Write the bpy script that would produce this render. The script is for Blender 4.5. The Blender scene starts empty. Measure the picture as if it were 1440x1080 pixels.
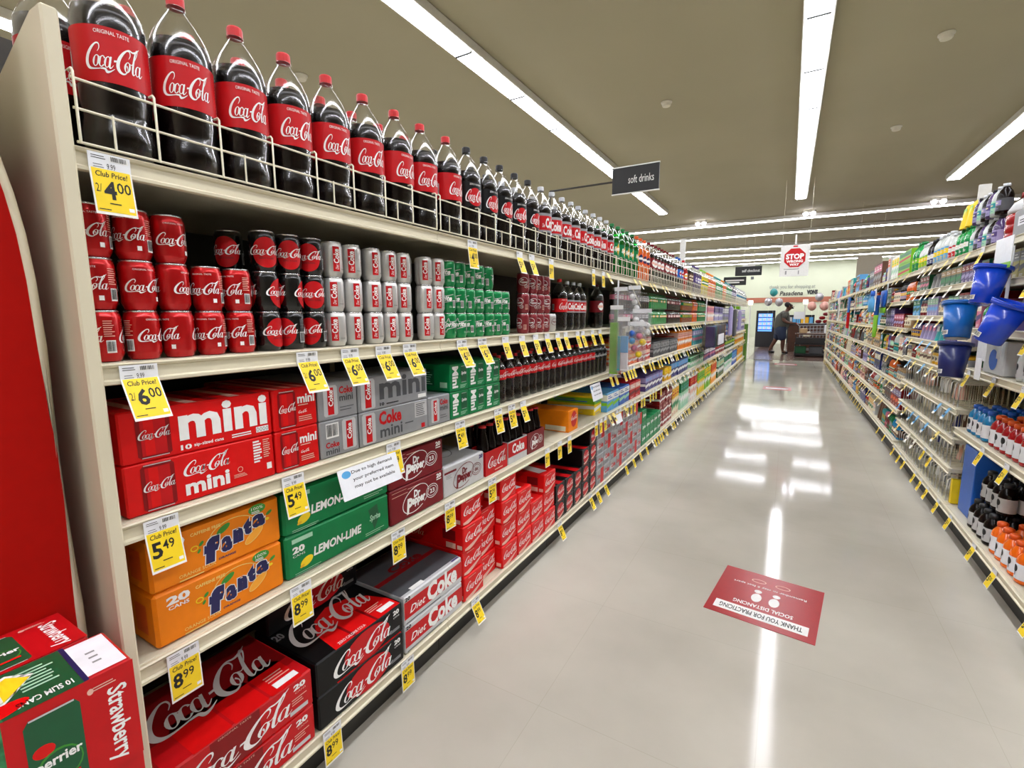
import bpy, bmesh, math, random
from math import sin, cos, pi, radians as R
from mathutils import Vector, Matrix
from mathutils.geometry import tessellate_polygon

random.seed(7)
H = 1.23                     # camera height: many heights below are measured from the camera
SC = bpy.context.scene
COL = SC.collection

# ------------------------------------------------------------------ materials
def lin(h):
    h = h.lstrip('#')
    out = []
    for i in (0, 2, 4):
        c = int(h[i:i + 2], 16) / 255
        out.append(c / 12.92 if c <= .04045 else ((c + .055) / 1.055) ** 2.4)
    return tuple(out)

MATS = {}
def mat(name, hexcol='#ffffff', rough=.5, metal=0., coat=0., vary=.04, scale=40., bump=0., spec=.5, emit=None, est=0.):
    if name in MATS: return MATS[name]
    m = bpy.data.materials.new(name); m.use_nodes = True
    nt = m.node_tree; nt.nodes.clear()
    out = nt.nodes.new('ShaderNodeOutputMaterial')
    b = nt.nodes.new('ShaderNodeBsdfPrincipled')
    nt.links.new(b.outputs[0], out.inputs[0])
    c = lin(hexcol)
    b.inputs['Roughness'].default_value = rough
    b.inputs['Metallic'].default_value = metal
    b.inputs['Coat Weight'].default_value = coat
    b.inputs['Coat Roughness'].default_value = .08
    b.inputs['Specular IOR Level'].default_value = spec
    if emit:
        b.inputs['Base Color'].default_value = (*c, 1)
        b.inputs['Emission Color'].default_value = (*lin(emit), 1)
        b.inputs['Emission Strength'].default_value = est
    else:
        tc = nt.nodes.new('ShaderNodeTexCoord')
        nz = nt.nodes.new('ShaderNodeTexNoise'); nz.inputs['Scale'].default_value = scale
        nz.inputs['Detail'].default_value = 3
        nt.links.new(tc.outputs['Object'], nz.inputs['Vector'])
        rp = nt.nodes.new('ShaderNodeValToRGB')
        lo = tuple(x * (1 - vary) for x in c); hi = tuple(min(1, x * (1 + vary)) for x in c)
        rp.color_ramp.elements[0].position = .3; rp.color_ramp.elements[0].color = (*lo, 1)
        rp.color_ramp.elements[1].position = .7; rp.color_ramp.elements[1].color = (*hi, 1)
        nt.links.new(nz.outputs['Fac'], rp.inputs['Fac'])
        nt.links.new(rp.outputs['Color'], b.inputs['Base Color'])
        if bump:
            bp = nt.nodes.new('ShaderNodeBump'); bp.inputs['Strength'].default_value = bump
            bp.inputs['Distance'].default_value = .01
            nt.links.new(nz.outputs['Fac'], bp.inputs['Height'])
            nt.links.new(bp.outputs['Normal'], b.inputs['Normal'])
    MATS[name] = m
    return m

def mat_clear(name, hexcol='#ffffff', gloss=.1):
    """thin clear plastic: lets light straight through, reflects at grazing angles"""
    if name in MATS: return MATS[name]
    m = bpy.data.materials.new(name); m.use_nodes = True
    nt = m.node_tree; nt.nodes.clear()
    out = nt.nodes.new('ShaderNodeOutputMaterial')
    mx = nt.nodes.new('ShaderNodeMixShader'); tr = nt.nodes.new('ShaderNodeBsdfTransparent')
    gl = nt.nodes.new('ShaderNodeBsdfGlossy'); lw = nt.nodes.new('ShaderNodeLayerWeight')
    ma = nt.nodes.new('ShaderNodeMath'); ma.operation = 'MULTIPLY_ADD'
    ma.inputs[1].default_value = .62; ma.inputs[2].default_value = gloss * .2
    ma.use_clamp = True
    lw.inputs['Blend'].default_value = .28
    tr.inputs[0].default_value = (*lin(hexcol), 1)
    gl.inputs['Roughness'].default_value = .16
    nt.links.new(lw.outputs['Facing'], ma.inputs[0])
    nt.links.new(ma.outputs[0], mx.inputs[0])
    nt.links.new(tr.outputs[0], mx.inputs[1]); nt.links.new(gl.outputs[0], mx.inputs[2])
    nt.links.new(mx.outputs[0], out.inputs[0])
    MATS[name] = m
    return m

# palette
mat('red', '#c00d15', .42, spec=.3); mat('red_deep', '#85090f', .42, spec=.3); mat('red_bright', '#d80a0c', .42, spec=.3)
mat('red_flat', '#a80a03', .6, spec=.12); mat('can_red', '#c40e13', .27, metal=.5, coat=.35)
mat('black', '#0a0a0b', .4, spec=.25); mat('can_black', '#0b0b0c', .25, metal=.2, coat=.5)
mat('white', '#f2f2ef', .5); mat('ink', '#141416', .6); mat('inkgrey', '#77787a', .6)
mat('silver', '#9b9da0', .4, metal=.25); mat('can_silver', '#d4d3d0', .3, metal=.55, coat=.3)
mat('silver_light', '#c9cacb', .4, metal=.15); mat('alu', '#d0d0d0', .25, metal=.95)
mat('green', '#067a43', .42, spec=.3); mat('can_green', '#0b8a4b', .28, metal=.35, coat=.4); mat('green_dark', '#07532f', .4)
mat('green_btl', '#0b6b33', .3); mat('lime', '#7fc31c', .45); mat('leaf', '#3c8f2e', .5)
mat('maroon', '#74101b', .42, spec=.3); mat('can_maroon', '#86202b', .3, metal=.3, coat=.4)
mat('orange', '#ec8206', .45, spec=.3); mat('orange_lt', '#f8a82c', .45); mat('orange_d', '#e2580e', .42)
mat('navy', '#1b1a52', .45); mat('yellow', '#f6d51a', .55); mat('yellow_p', '#efd77a', .6); mat('gold', '#e8b21c', .45)
mat('purple', '#4c3a78', .45); mat('blue', '#1e5fc0', .4); mat('blue_lt', '#5aa7dd', .45); mat('blue_d', '#14246e', .4)
mat('teal', '#1f9aa0', .45); mat('pink', '#d0708c', .5); mat('brown', '#5a3620', .5); mat('cream', '#e6dcc0', .55)
mat('greyd', '#4a4c50', .5); mat('grey', '#8b8d8e', .5); mat('tan', '#b99b72', .55); mat('amber', '#7a2a10', .3, coat=.3)
mat('lilac', '#9d95c4', .5); mat('rose', '#e8b7a6', .5); mat('mint', '#a8d8b8', .5); mat('khaki', '#a39a52', .5)
mat('beige', '#d8d0b6', .42, vary=.015, scale=6); mat('beige_shelf', '#c9c2ab', .45, vary=.02, scale=8)
mat('rail_chan', '#bdb698', .35); mat('wire', '#e6e1c9', .35); mat('dark_back', '#3b3833', .7); mat('kick', '#26241f', .55)
mat('cap_red', '#d01820', .45); mat('cap_black', '#17171a', .45); mat('cap_white', '#c9cdd2', .45); mat('cap_green', '#0c7d3c', .45)
mat('cola', '#0b0302', .22, vary=.1, spec=.25); mat('cola_o', '#ee6a0c', .2, coat=.5); mat('cola_g', '#1d9a4a', .2, coat=.5)
mat('cola_red', '#a3121a', .18, coat=.5); mat('cola_y', '#d9c81c', .2, coat=.5); mat('cola_p', '#463264', .2, coat=.5)
mat('cola_b', '#2c5fb4', .2, coat=.5); mat('cola_w', '#cfd5d2', .2, coat=.5); mat('cola_am', '#8a4010', .2, coat=.5); mat('cola_blue', '#1580b8', .2, coat=.5)
mat('logo_silver', '#d9d6d3', .45)
mat('paper', '#eceef2', .6); mat('film_white', '#dfe3e6', .3)
mat_clear('pet', '#ffffff'); mat_clear('pet_green', '#38c070'); mat_clear('film', '#f4f4f6', .3)
def milky(name, k):
    nt = MATS[name].node_tree; out = [n for n in nt.nodes if n.type == 'OUTPUT_MATERIAL'][0]; src = out.inputs[0].links[0].from_socket
    mx = nt.nodes.new('ShaderNodeMixShader'); df = nt.nodes.new('ShaderNodeBsdfDiffuse'); df.inputs[0].default_value = (.8, .8, .82, 1); mx.inputs[0].default_value = k
    nt.links.new(src, mx.inputs[1]); nt.links.new(df.outputs[0], mx.inputs[2]); nt.links.new(mx.outputs[0], out.inputs[0])
milky('film', .13); mat_clear('acrylic', '#eef2f2', .25)

# ------------------------------------------------------------------ mesh builder
class MB:
    def __init__(s): s.v = []; s.f = []; s.m = []; s.sm = []; s.mn = []
    def mi(s, name):
        if name not in s.mn: s.mn.append(name)
        return s.mn.index(name)
    def face(s, pts, m, smooth=False):
        b = len(s.v); s.v += [tuple(p) for p in pts]; s.f.append(tuple(range(b, b + len(pts)))); s.m.append(s.mi(m)); s.sm.append(smooth)
    def add(s, vs, fs, m, smooth=False):
        b = len(s.v); s.v += [tuple(p) for p in vs]; k = s.mi(m)
        for f in fs:
            s.f.append(tuple(b + i for i in f)); s.m.append(k); s.sm.append(smooth)
    def box(s, x0, x1, y0, y1, z0, z1, m, c=0.0):
        if c <= 0:
            vs = [(x, y, z) for x in (x0, x1) for y in (y0, y1) for z in (z0, z1)]
            s.add(vs, [(0, 1, 3, 2), (4, 6, 7, 5), (0, 4, 5, 1), (2, 3, 7, 6), (0, 2, 6, 4), (1, 5, 7, 3)], m); return
        vs = []; idx = {}
        X, Y, Z = (x0, x1), (y0, y1), (z0, z1)
        for i in (0, 1):
            for j in (0, 1):
                for k in (0, 1):
                    dx, dy, dz = (c if i == 0 else -c), (c if j == 0 else -c), (c if k == 0 else -c)
                    for a in range(3):
                        p = [X[i], Y[j], Z[k]]
                        for b, d in enumerate((dx, dy, dz)):
                            if b != a: p[b] += d
                        idx[(i, j, k, a)] = len(vs); vs.append(tuple(p))
        g = lambda *t: idx[t]
        fs = []
        for i in (0, 1): fs.append([g(i, 0, 0, 0), g(i, 1, 0, 0), g(i, 1, 1, 0), g(i, 0, 1, 0)])
        for j in (0, 1): fs.append([g(0, j, 0, 1), g(1, j, 0, 1), g(1, j, 1, 1), g(0, j, 1, 1)])
        for k in (0, 1): fs.append([g(0, 0, k, 2), g(1, 0, k, 2), g(1, 1, k, 2), g(0, 1, k, 2)])
        for i in (0, 1):
            for j in (0, 1): fs.append([g(i, j, 0, 0), g(i, j, 1, 0), g(i, j, 1, 1), g(i, j, 0, 1)])
            for k in (0, 1): fs.append([g(i, 0, k, 0), g(i, 1, k, 0), g(i, 1, k, 2), g(i, 0, k, 2)])
        for j in (0, 1):
            for k in (0, 1): fs.append([g(0, j, k, 1), g(1, j, k, 1), g(1, j, k, 2), g(0, j, k, 2)])
        for i in (0, 1):
            for j in (0, 1):
                for k in (0, 1): fs.append([g(i, j, k, 0), g(i, j, k, 1), g(i, j, k, 2)])
        cen = Vector(((x0 + x1) / 2, (y0 + y1) / 2, (z0 + z1) / 2))
        out = []
        for f in fs:
            p = [Vector(vs[q]) for q in f]
            n = (p[1] - p[0]).cross(p[2] - p[0])
            if n.dot(sum(p, Vector()) / len(p) - cen) < 0: f = f[::-1]
            out.append(tuple(f))
        s.add(vs, out, m)
    def lathe(s, prof, seg, m, cx=0., cy=0., z=0., smooth=True, cap0=True, cap1=True, mod=None):
        """prof: list of (r, z) or (r, z, matname for the band above)"""
        vs = []
        for p in prof:
            for k in range(seg):
                a = 2 * pi * k / seg
                r = p[0] * (mod(a, p[1]) if mod else 1)
                vs.append((cx + r * cos(a), cy + r * sin(a), z + p[1]))
        b = len(s.v); s.v += vs
        for i in range(len(prof) - 1):
            k0 = s.mi(prof[i][2] if len(prof[i]) > 2 else m)
            for k in range(seg):
                k2 = (k + 1) % seg
                s.f.append((b + i * seg + k, b + i * seg + k2, b + (i + 1) * seg + k2, b + (i + 1) * seg + k)); s.m.append(k0); s.sm.append(smooth)
        if cap0: s.f.append(tuple(b + k for k in range(seg))[::-1]); s.m.append(s.mi(m)); s.sm.append(False)
        if cap1:
            o = b + (len(prof) - 1) * seg
            s.f.append(tuple(o + k for k in range(seg))); s.m.append(s.mi(prof[-1][2] if len(prof[-1]) > 2 else m)); s.sm.append(False)
    def tube(s, path, r, m, seg=6, smooth=True):
        path = [Vector(p) for p in path]
        rings = []
        up0 = Vector((0, 0, 1))
        for i, p in enumerate(path):
            d = (path[min(i + 1, len(path) - 1)] - path[max(i - 1, 0)]).normalized()
            u = d.cross(up0)
            if u.length < 1e-3: u = d.cross(Vector((1, 0, 0)))
            u.normalize(); w = d.cross(u)
            rr = r[i] if isinstance(r, (list, tuple)) else r
            rings.append([p + u * (rr * cos(2 * pi * k / seg)) + w * (rr * sin(2 * pi * k / seg)) for k in range(seg)])
        vs = [q for g in rings for q in g]; fs = []
        for i in range(len(rings) - 1):
            for k in range(seg):
                fs.append((i * seg + k, i * seg + (k + 1) % seg, (i + 1) * seg + (k + 1) % seg, (i + 1) * seg + k))
        s.add(vs, fs, m, smooth)
        s.add(rings[0], [tuple(range(seg))], m); s.add(rings[-1], [tuple(range(seg))[::-1]], m)
    def extrude_y(s, prof, y0, y1, m):
        """closed (x, z) outline pushed along y"""
        n = len(prof)
        vs = [(x, y0, z) for x, z in prof] + [(x, y1, z) for x, z in prof]
        fs = [(i, (i + 1) % n, n + (i + 1) % n, n + i) for i in range(n)]
        s.add(vs, fs, m)
        for tri in tessellate_polygon([[Vector((x, z, 0)) for x, z in prof]]):
            s.add([vs[i] for i in tri], [(0, 1, 2)], m); s.add([vs[n + i] for i in tri], [(0, 2, 1)], m)
    def art(s, a, O, U, V, eps=.0004):
        O, U, V = Vector(O), Vector(U), Vector(V); N = U.cross(V).normalized()
        for pts, m, layer in a.p:
            s.face([O + U * x + V * y + N * (eps * (layer + 1)) for x, y in pts], m)
    def art_cyl(s, a, rad, z0=0., eps=.0003, step=None, rfun=None):
        step = step or rad * .14
        for pts, m, layer in a.p:
            for q in slice_x(pts, step):
                vv = []
                for x, y in q:
                    rr = (rfun(y + z0) if rfun else rad) + eps * (layer + 1)
                    t = x / rad
                    vv.append((rr * cos(t), rr * sin(t), z0 + y))
                s.face(vv, m, False)
    def mesh(s, name):
        me = bpy.data.meshes.new(name)
        me.from_pydata(s.v, [], s.f)
        for n in s.mn: me.materials.append(MATS[n])
        me.polygons.foreach_set('material_index', s.m)
        me.polygons.foreach_set('use_smooth', s.sm)
        me.update()
        return me

def clipx(pts, x, keep_right):
    out = []
    n = len(pts)
    for i in range(n):
        a, b = pts[i], pts[(i + 1) % n]
        ina = (a[0] >= x) if keep_right else (a[0] <= x)
        inb = (b[0] >= x) if keep_right else (b[0] <= x)
        if ina: out.append(a)
        if ina != inb:
            t = (x - a[0]) / (b[0] - a[0]); out.append((x, a[1] + t * (b[1] - a[1])))
    return out

def slice_x(pts, step):
    x0 = min(p[0] for p in pts); x1 = max(p[0] for p in pts)
    i0 = math.floor(x0 / step + 1e-6); i1 = math.ceil(x1 / step - 1e-6)
    if i1 - i0 <= 1: return [pts]
    out = []
    for i in range(i0, i1):
        q = clipx(clipx(pts, i * step, True), (i + 1) * step, False)
        if len(q) > 2: out.append(q)
    return out

# ------------------------------------------------------------------ printed artwork
TXT = {}
def text_tris(t, bold=0., shear=0.):
    k = (t, bold, shear)
    if k in TXT: return TXT[k]
    cu = bpy.data.curves.new('lettering', 'FONT'); cu.body = t; cu.offset = bold; cu.shear = shear; cu.resolution_u = 2; cu.size = 1
    ob = bpy.data.objects.new('lettering', cu); COL.objects.link(ob)
    bpy.context.view_layer.update()
    ev = ob.evaluated_get(bpy.context.evaluated_depsgraph_get()); me = ev.to_mesh()
    tr = []
    for p in me.polygons:
        pts = [(me.vertices[i].co.x, me.vertices[i].co.y) for i in p.vertices]
        tr.append(pts)
    ev.to_mesh_clear()
    bpy.data.objects.remove(ob); bpy.data.curves.remove(cu)
    if not tr: tr = [[(0, 0), (.1, 0), (0, .1)]]
    TXT[k] = tr
    return tr

def crom(pts, n=6):
    out = []
    P = [pts[0]] + list(pts) + [pts[-1]]
    for i in range(1, len(P) - 2):
        for j in range(n):
            t = j / n; q = []
            for c in range(3):
                p0, p1, p2, p3 = P[i - 1][c], P[i][c], P[i + 1][c], P[i + 2][c]
                q.append(.5 * (2 * p1 + (p2 - p0) * t + (2 * p0 - 5 * p1 + 4 * p2 - p3) * t * t + (3 * p1 - p0 - 3 * p2 + p3) * t ** 3))
            out.append(q)
    out.append(list(pts[-1]))
    return out

def stroke_quads(pts, n=5):
    c = crom(pts, n); L = []; Rr = []
    for i, p in enumerate(c):
        a, b = c[max(i - 1, 0)], c[min(i + 1, len(c) - 1)]
        dx, dy = b[0] - a[0], b[1] - a[1]; d = math.hypot(dx, dy) or 1
        w = max(p[2], .0006) / 2
        L.append((p[0] - dy / d * w, p[1] + dx / d * w)); Rr.append((p[0] + dy / d * w, p[1] - dx / d * w))
    return [[Rr[i], Rr[i + 1], L[i + 1], L[i]] for i in range(len(c) - 1)]

def ring_quads(cx, cy, rx, ry, thick, thin, n=16, a0=0., a1=360.):
    L = []; Rr = []
    for i in range(n + 1):
        a = R(a0 + (a1 - a0) * i / n)
        w = thin + (thick - thin) * cos(a) ** 2
        L.append((cx + (rx + w / 2) * cos(a), cy + (ry + thin / 2) * sin(a))); Rr.append((cx + (rx - w / 2) * cos(a), cy + (ry - thin / 2) * sin(a)))
    return [[Rr[i], L[i], L[i + 1], Rr[i + 1]] for i in range(n)]

def script_logo():
    q = []
    def bigc(o, tail):
        main = [(1.5, 1.35, .05), (1.66, 1.7, .1), (1.5, 2.05, .12), (1.1, 2.05, .15), (.62, 1.6, .3), (.28, .95, .42), (.28, .32, .42), (.6, -.1, .3), (1.1, -.26, .17)]
        if tail: main += [(1.9, -.22, .1), (2.6, -.1, .1)]
        else: main += [(1.45, -.1, .12), (1.6, .3, .08), (1.4, .62, .14)]
        return stroke_quads([(x + o, y, w) for x, y, w in main])
    q += bigc(0, True)
    q += stroke_quads([(2.3, -.2, .05), (2.8, -.16, .2), (3.1, -.4, .26), (3.5, -.34, .16), (4.0, -.02, .04)])
    for cx in (1.5, 5.55): q += ring_quads(cx, .5, .32, .5, .27, .08)
    q += stroke_quads([(1.6, 1.0, .05), (1.9, .85, .07), (2.1, .95, .05)], 3)
    q += ring_quads(2.28, .5, .33, .5, .3, .09, 14, 35, 325)
    for cx in (2.98, 7.1):
        q += ring_quads(cx, .5, .32, .5, .27, .08)
        q += stroke_quads([(cx + .33, 1.05, .2), (cx + .3, .5, .27), (cx + .36, .06, .2), (cx + .55, .0, .1), (cx + .8, .3, .05)], 4)
    q += [[(3.75, .62), (4.1, .66), (4.1, .84), (3.75, .8)]]
    q += bigc(4.05, False)
    q += stroke_quads([(5.1, 2.08, .08), (5.5, 2.2, .12), (6.0, 2.12, .16), (6.5, 2.3, .2), (6.95, 2.7, .05)], 4)
    q += stroke_quads([(5.75, .95, .05), (6.1, .9, .08), (6.55, 1.7, .1), (6.72, 2.3, .12), (6.58, 2.5, .12), (6.4, 2.0, .22), (6.3, 1.0, .28), (6.36, .2, .26), (6.55, -.02, .12), (6.8, .2, .06)], 4)
    return [[(x + .34 * y, y) for x, y in f] for f in q]
LOGO = script_logo()

class Art:
    def __init__(s): s.p = []
    def poly(s, pts, m, l=0):
        if len(pts) > 4:
            P = [Vector((x, y, 0)) for x, y in pts]
            for t in tessellate_polygon([P]): s.p.append(([tuple(pts[i]) for i in t], m, l))
        else: s.p.append((list(pts), m, l))
        return s
    def rect(s, x0, y0, x1, y1, m, l=0): s.p.append(([(x0, y0), (x1, y0), (x1, y1), (x0, y1)], m, l)); return s
    def ell(s, cx, cy, rx, ry, m, l=0, n=18, rot=0.):
        c, d = cos(rot), sin(rot); P = []
        for i in range(n):
            a = 2 * pi * i / n; x, y = rx * cos(a), ry * sin(a); P.append((cx + x * c - y * d, cy + x * d + y * c))
        s.p.append((P, m, l)); return s
    def ring(s, cx, cy, rx, ry, w, m, l=0, a0=0, a1=360, rot=0.):
        for f in ring_quads(0, 0, rx, ry, w, w, 20, a0, a1):
            s.p.append(([(cx + x * cos(rot) - y * sin(rot), cy + x * sin(rot) + y * cos(rot)) for x, y in f], m, l))
        return s
    def fit(s, polys, x0, y0, x1, y1, m, l, rot90=0):
        if rot90: polys = [[((-y, x) if rot90 > 0 else (y, -x)) for x, y in f] for f in polys]
        ax = min(p[0] for f in polys for p in f); bx = max(p[0] for f in polys for p in f)
        ay = min(p[1] for f in polys for p in f); by = max(p[1] for f in polys for p in f)
        for f in polys: s.p.append(([(x0 + (x - ax) / (bx - ax) * (x1 - x0), y0 + (y - ay) / (by - ay) * (y1 - y0)) for x, y in f], m, l))
        return s
    def text(s, t, x0, y0, x1, y1, m, l=1, bold=0., shear=0., rot90=0): return s.fit(text_tris(t, bold, shear), x0, y0, x1, y1, m, l, rot90)
    def logo(s, x0, y0, x1, y1, m='white', l=1): return s.fit(LOGO, x0, y0, x1, y1, m, l)
    def lines(s, x0, y0, x1, y1, n, m, l=1, w=.45):
        """rows of print too fine to read"""
        h = (y1 - y0) / n; rnd = random.Random(int(x0 * 9e3) + n)
        for i in range(n):
            s.rect(x0, y0 + i * h, x0 + (x1 - x0) * rnd.uniform(.65, 1), y0 + i * h + h * w, m, l)
        return s
    def bars(s, x0, y0, x1, y1, m='ink', bg='white', l=1):
        s.rect(x0, y0, x1, y1, bg, l)
        n = 14; rnd = random.Random(5)
        for i in range(n):
            a = x0 + (x1 - x0) * (.06 + .88 * i / n); s.rect(a, y0 + (y1 - y0) * .12, a + (x1 - x0) * rnd.uniform(.015, .045), y1 - (y1 - y0) * .08, m, l + 1)
        return s
    def put(s, o, dx, dy, sx=1., sy=None, rot=0., dl=0):
        sy = sx if sy is None else sy; c, d = cos(rot), sin(rot)
        for pts, m, l in o.p: s.p.append(([(dx + (x * sx) * c - (y * sy) * d, dy + (x * sx) * d + (y * sy) * c) for x, y in pts], m, l + dl))
        return s

# ------------------------------------------------------------------ things
ORD1 = 'zeroth first second third fourth fifth sixth seventh eighth ninth tenth eleventh twelfth thirteenth fourteenth fifteenth sixteenth seventeenth eighteenth nineteenth'.split()
TENS = {20: 'twent', 30: 'thirt', 40: 'fort', 50: 'fift', 60: 'sixt', 70: 'sevent', 80: 'eight', 90: 'ninet'}
def nth(n):
    if n < 20: return ORD1[n]
    if n >= 100: return 'hundred-and-' + nth(n - 100) if n > 100 else 'hundredth'
    t, u = n // 10 * 10, n % 10
    return TENS[t] + 'ieth' if u == 0 else TENS[t] + 'y-' + ORD1[u]

def link(name, data, parent=None, loc=None, rot=None):
    o = bpy.data.objects.new(name, data); COL.objects.link(o)
    if parent: o.parent = parent
    if loc is not None: o.location = loc
    if rot is not None: o.rotation_euler = rot if isinstance(rot, (tuple, list)) else (0, 0, rot)
    return o
def tag(o, label, cat, group=None):
    o['label'] = label; o['category'] = cat
    if group: o['group'] = group
    return o
def struct(name, mb):
    o = link(name, mb.mesh(name)); o['kind'] = 'structure'; return o
def thing(name, label, cat, loc=(0, 0, 0), rot=0., group=None):
    return tag(link(name, None, None, loc, rot), label, cat, group)

PROTO = {}
def place(kind, name, label, cat, loc, rot=0., group=None, scale=None):
    """first time uses the kind's own meshes; every later one is a copy of the thing and of each of its parts sharing those meshes"""
    spec = PROTO[kind]
    if len(spec) == 1:
        o = link(name, spec[0][1], None, loc, rot)
    else:
        o = link(name, None, None, loc, rot)
        for pn, me, lab in spec:
            c = link(pn, me, o)
            if lab: c['label'] = lab
    if scale: o.scale = (scale,) * 3 if not isinstance(scale, tuple) else scale
    return tag(o, label, cat, group)

# ---- big plastic bottle
def bottle_kind(kind, label_art, label_mat, cap, liquid, shell='pet', h=.342, r=.054, lab=(.12, .205), fill=.243, seg=28, grip=True, simple=False):
    k = h / .33; kr = r / .054
    P = [(.030, .0), (.044, .004), (.052, .016), (.0535, .03), (.0535, .05), (.0505, .068), (.0500, .078), (.0528, .095), (.0535, .115), (.0535, .12), (.0535, .205), (.0538, .212), (.0535, .225), (.050, .242), (.041, .262), (.030, .280), (.0205, .294), (.0145, .303), (.0135, .307), (.0165, .309), (.0165, .311), (.0135, .312), (.0135, .328)]
    if not grip: P = [(rr if not .06 < z < .1 else .0535, z) for rr, z in P]
    P = [(rr * kr, z * k) for rr, z in P]
    foot = lambda a, z: 1 - (.13 * max(0, 1 - z / (.03 * k)) * (.5 - .5 * cos(5 * a)))
    sh = MB(); sh.lathe(P, seg, shell, mod=foot)
    f = fill * k
    Q = [(rr - .0012, z) for rr, z in P if z < f and z > .002 * k]
    Q.append((Q[-1][0] - .004 * kr, f))
    lq = MB(); lq.lathe(Q, seg, liquid, mod=foot)
    cp = MB(); n = 24
    cp.lathe([(.0152 * kr, .311 * k), (.0152 * kr, .327 * k), (.0138 * kr, .33 * k)], n, cap, smooth=False, mod=lambda a, z: 1 + .025 * (int(round(a * n / (2 * pi))) % 2))
    lb = MB(); R0 = .0540 * kr
    z0, z1 = lab[0] * k, lab[1] * k
    lb.lathe([(R0, z0), (R0, z1)], seg * 2, label_mat, cap0=False, cap1=False)
    lb.art_cyl(label_art(z1 - z0, R0), R0, z0, rfun=None)
    if simple:
        # one mesh for bottles too small in the photograph to show their parts
        one = MB()
        for m_ in (lq, sh, cp, lb):
            b = len(one.v); one.v += m_.v
            for ff, mm, ss in zip(m_.f, m_.m, m_.sm):
                one.f.append(tuple(b + i for i in ff)); one.m.append(one.mi(m_.mn[mm])); one.sm.append(ss)
        PROTO[kind] = [('bottle', one.mesh('soda_bottle'), None)]
    else:
        PROTO[kind] = [('bottle_shell', sh.mesh('bottle_shell'), None), ('drink', lq.mesh('drink'), None), ('cap', cp.mesh('cap'), None), ('label_wrap', lb.mesh('label_wrap'), None)]

def art_cola_label(main='white', sub='white', disc=None, bold=True):
    def fn(h, r):
        a = Art(); c = 2 * pi * r
        for o in (0, c / 2):
            if disc: a.ell(o + .004, h * .4, .034, h * .36, disc, 0)
            a.logo(o - .038, h * .16, o + .043, h * .8, main, 2)
            a.text('ORIGINAL TASTE' if not disc else 'ZERO SUGAR', o - .022, h * .86, o + .026, h * .93, sub, 2)
        a.lines(c / 4 - .012, h * .12, c / 4 + .012, h * .88, 12, sub, 1, .4)
        a.bars(-c / 4 - .011, h * .15, -c / 4 + .011, h * .6)
        return a
    return fn
def art_diet_label(h, r):
    a = Art(); c = 2 * pi * r
    a.rect(-c / 2, h * .12, c / 2, h * .86, 'red', 0)
    for o in (0, c / 2):
        a.text('Coke', o - .03, h * .22, o + .036, h * .76, 'white', 1, .04)
        a.text('Diet', o - .046, h * .26, o - .033, h * .46, 'white', 1, .0, .3)
    return a
def art_plain(cols):
    def fn(h, r):
        a = Art(); c = 2 * pi * r
        for o in (0, c / 2):
            a.ell(o, h * .5, .026 * r / .054, h * .34, cols[0], 0)
            a.rect(o - .03 * r / .054, h * .4, o + .03 * r / .054, h * .6, cols[1], 1)
        return a
    return fn
def art_sprite_label(h, r):
    a = Art(); c = 2 * pi * r
    for o in (0, c / 2):
        a.poly([(o - .034, h * .55), (o - .012, h * .66), (o, h * .95), (o + .01, h * .66), (o + .036, h * .6), (o + .01, h * .42), (o - .002, h * .08), (o - .012, h * .4)], 'gold', 0)
        a.text('Sprite', o - .034, h * .3, o + .034, h * .72, 'white', 1, .035, .3)
    return a

# ---- small cans
CAN_R, CAN_H = .0285, .0915
def can_kind(kind, body, art):
    b = MB()
    P = [(.021, .0015), (.0225, .0), (.0238, .002), (.0255, .007), (.0278, .012), (CAN_R, .0145), (CAN_R, .078), (.0279, .0805), (.0262, .0855), (.0254, .0875)]
    b.lathe(P, 44, body, cap1=False)
    a = Art(); art(a); b.art_cyl(a, CAN_R, 0.)
    l = MB()
    l.lathe([(.0254, .0868), (.0262, .0882), (.0262, .0898), (.0254, .0905), (.0240, .0898), (.0236, .0868)], 32, 'alu')
    t = MB(); t.lathe([(.006, .0), (.0065, .0008), (.006, .0016)], 12, 'alu', cx=.004, z=.0871); t.box(-.009, .002, -.005, .005, .0872, .0884, 'alu', .0004)
    PROTO[kind] = [('can_body', b.mesh('can_body'), None), ('can_lid', l.mesh('can_lid'), None), ('pull_tab', t.mesh('pull_tab'), None)]
def a_red(a):
    c = 2 * pi * CAN_R
    for o in (-.03, -.03 + c / 2):
        a.logo(o - .031, .031, o + .035, .062, 'white', 1); a.text('ORIGINAL TASTE', o - .016, .0725, o + .02, .0755, 'white', 1)
        a.rect(o + .02, .017, o + .027, .025, 'white', 1)
    o = .0
    a.lines(.006, .045, .022, .075, 8, 'rose', 1, .3); a.bars(.008, .016, .022, .038)
def a_zero(a):
    c = 2 * pi * CAN_R
    for o in (-.03, -.03 + c / 2):
        a.ell(o + .004, .042, .03, .034, 'red', 0, 28)
        a.logo(o - .033, .034, o + .038, .062, 'white', 2); a.text('ZERO SUGAR', o - .012, .027, o + .02, .031, 'ink', 2)
    a.lines(.014, .045, .026, .075, 9, 'inkgrey', 1, .3); a.bars(.012, .016, .026, .042, 'ink', 'silver_light')
def a_diet(a):
    c = 2 * pi * CAN_R
    for o in (0, c / 2):
        a.rect(o - .009, .0148, o + .009, .0778, 'red', 1)
        a.text('Coke', o - .0075, .035, o + .0075, .072, 'white', 2, .03, 0, 1); a.text('Diet', o - .003, .02, o + .005, .032, 'white', 2, 0, .3, 1)
        a.text('8 CALORIES', o + .014, .02, o + .028, .0225, 'ink', 1)
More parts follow.
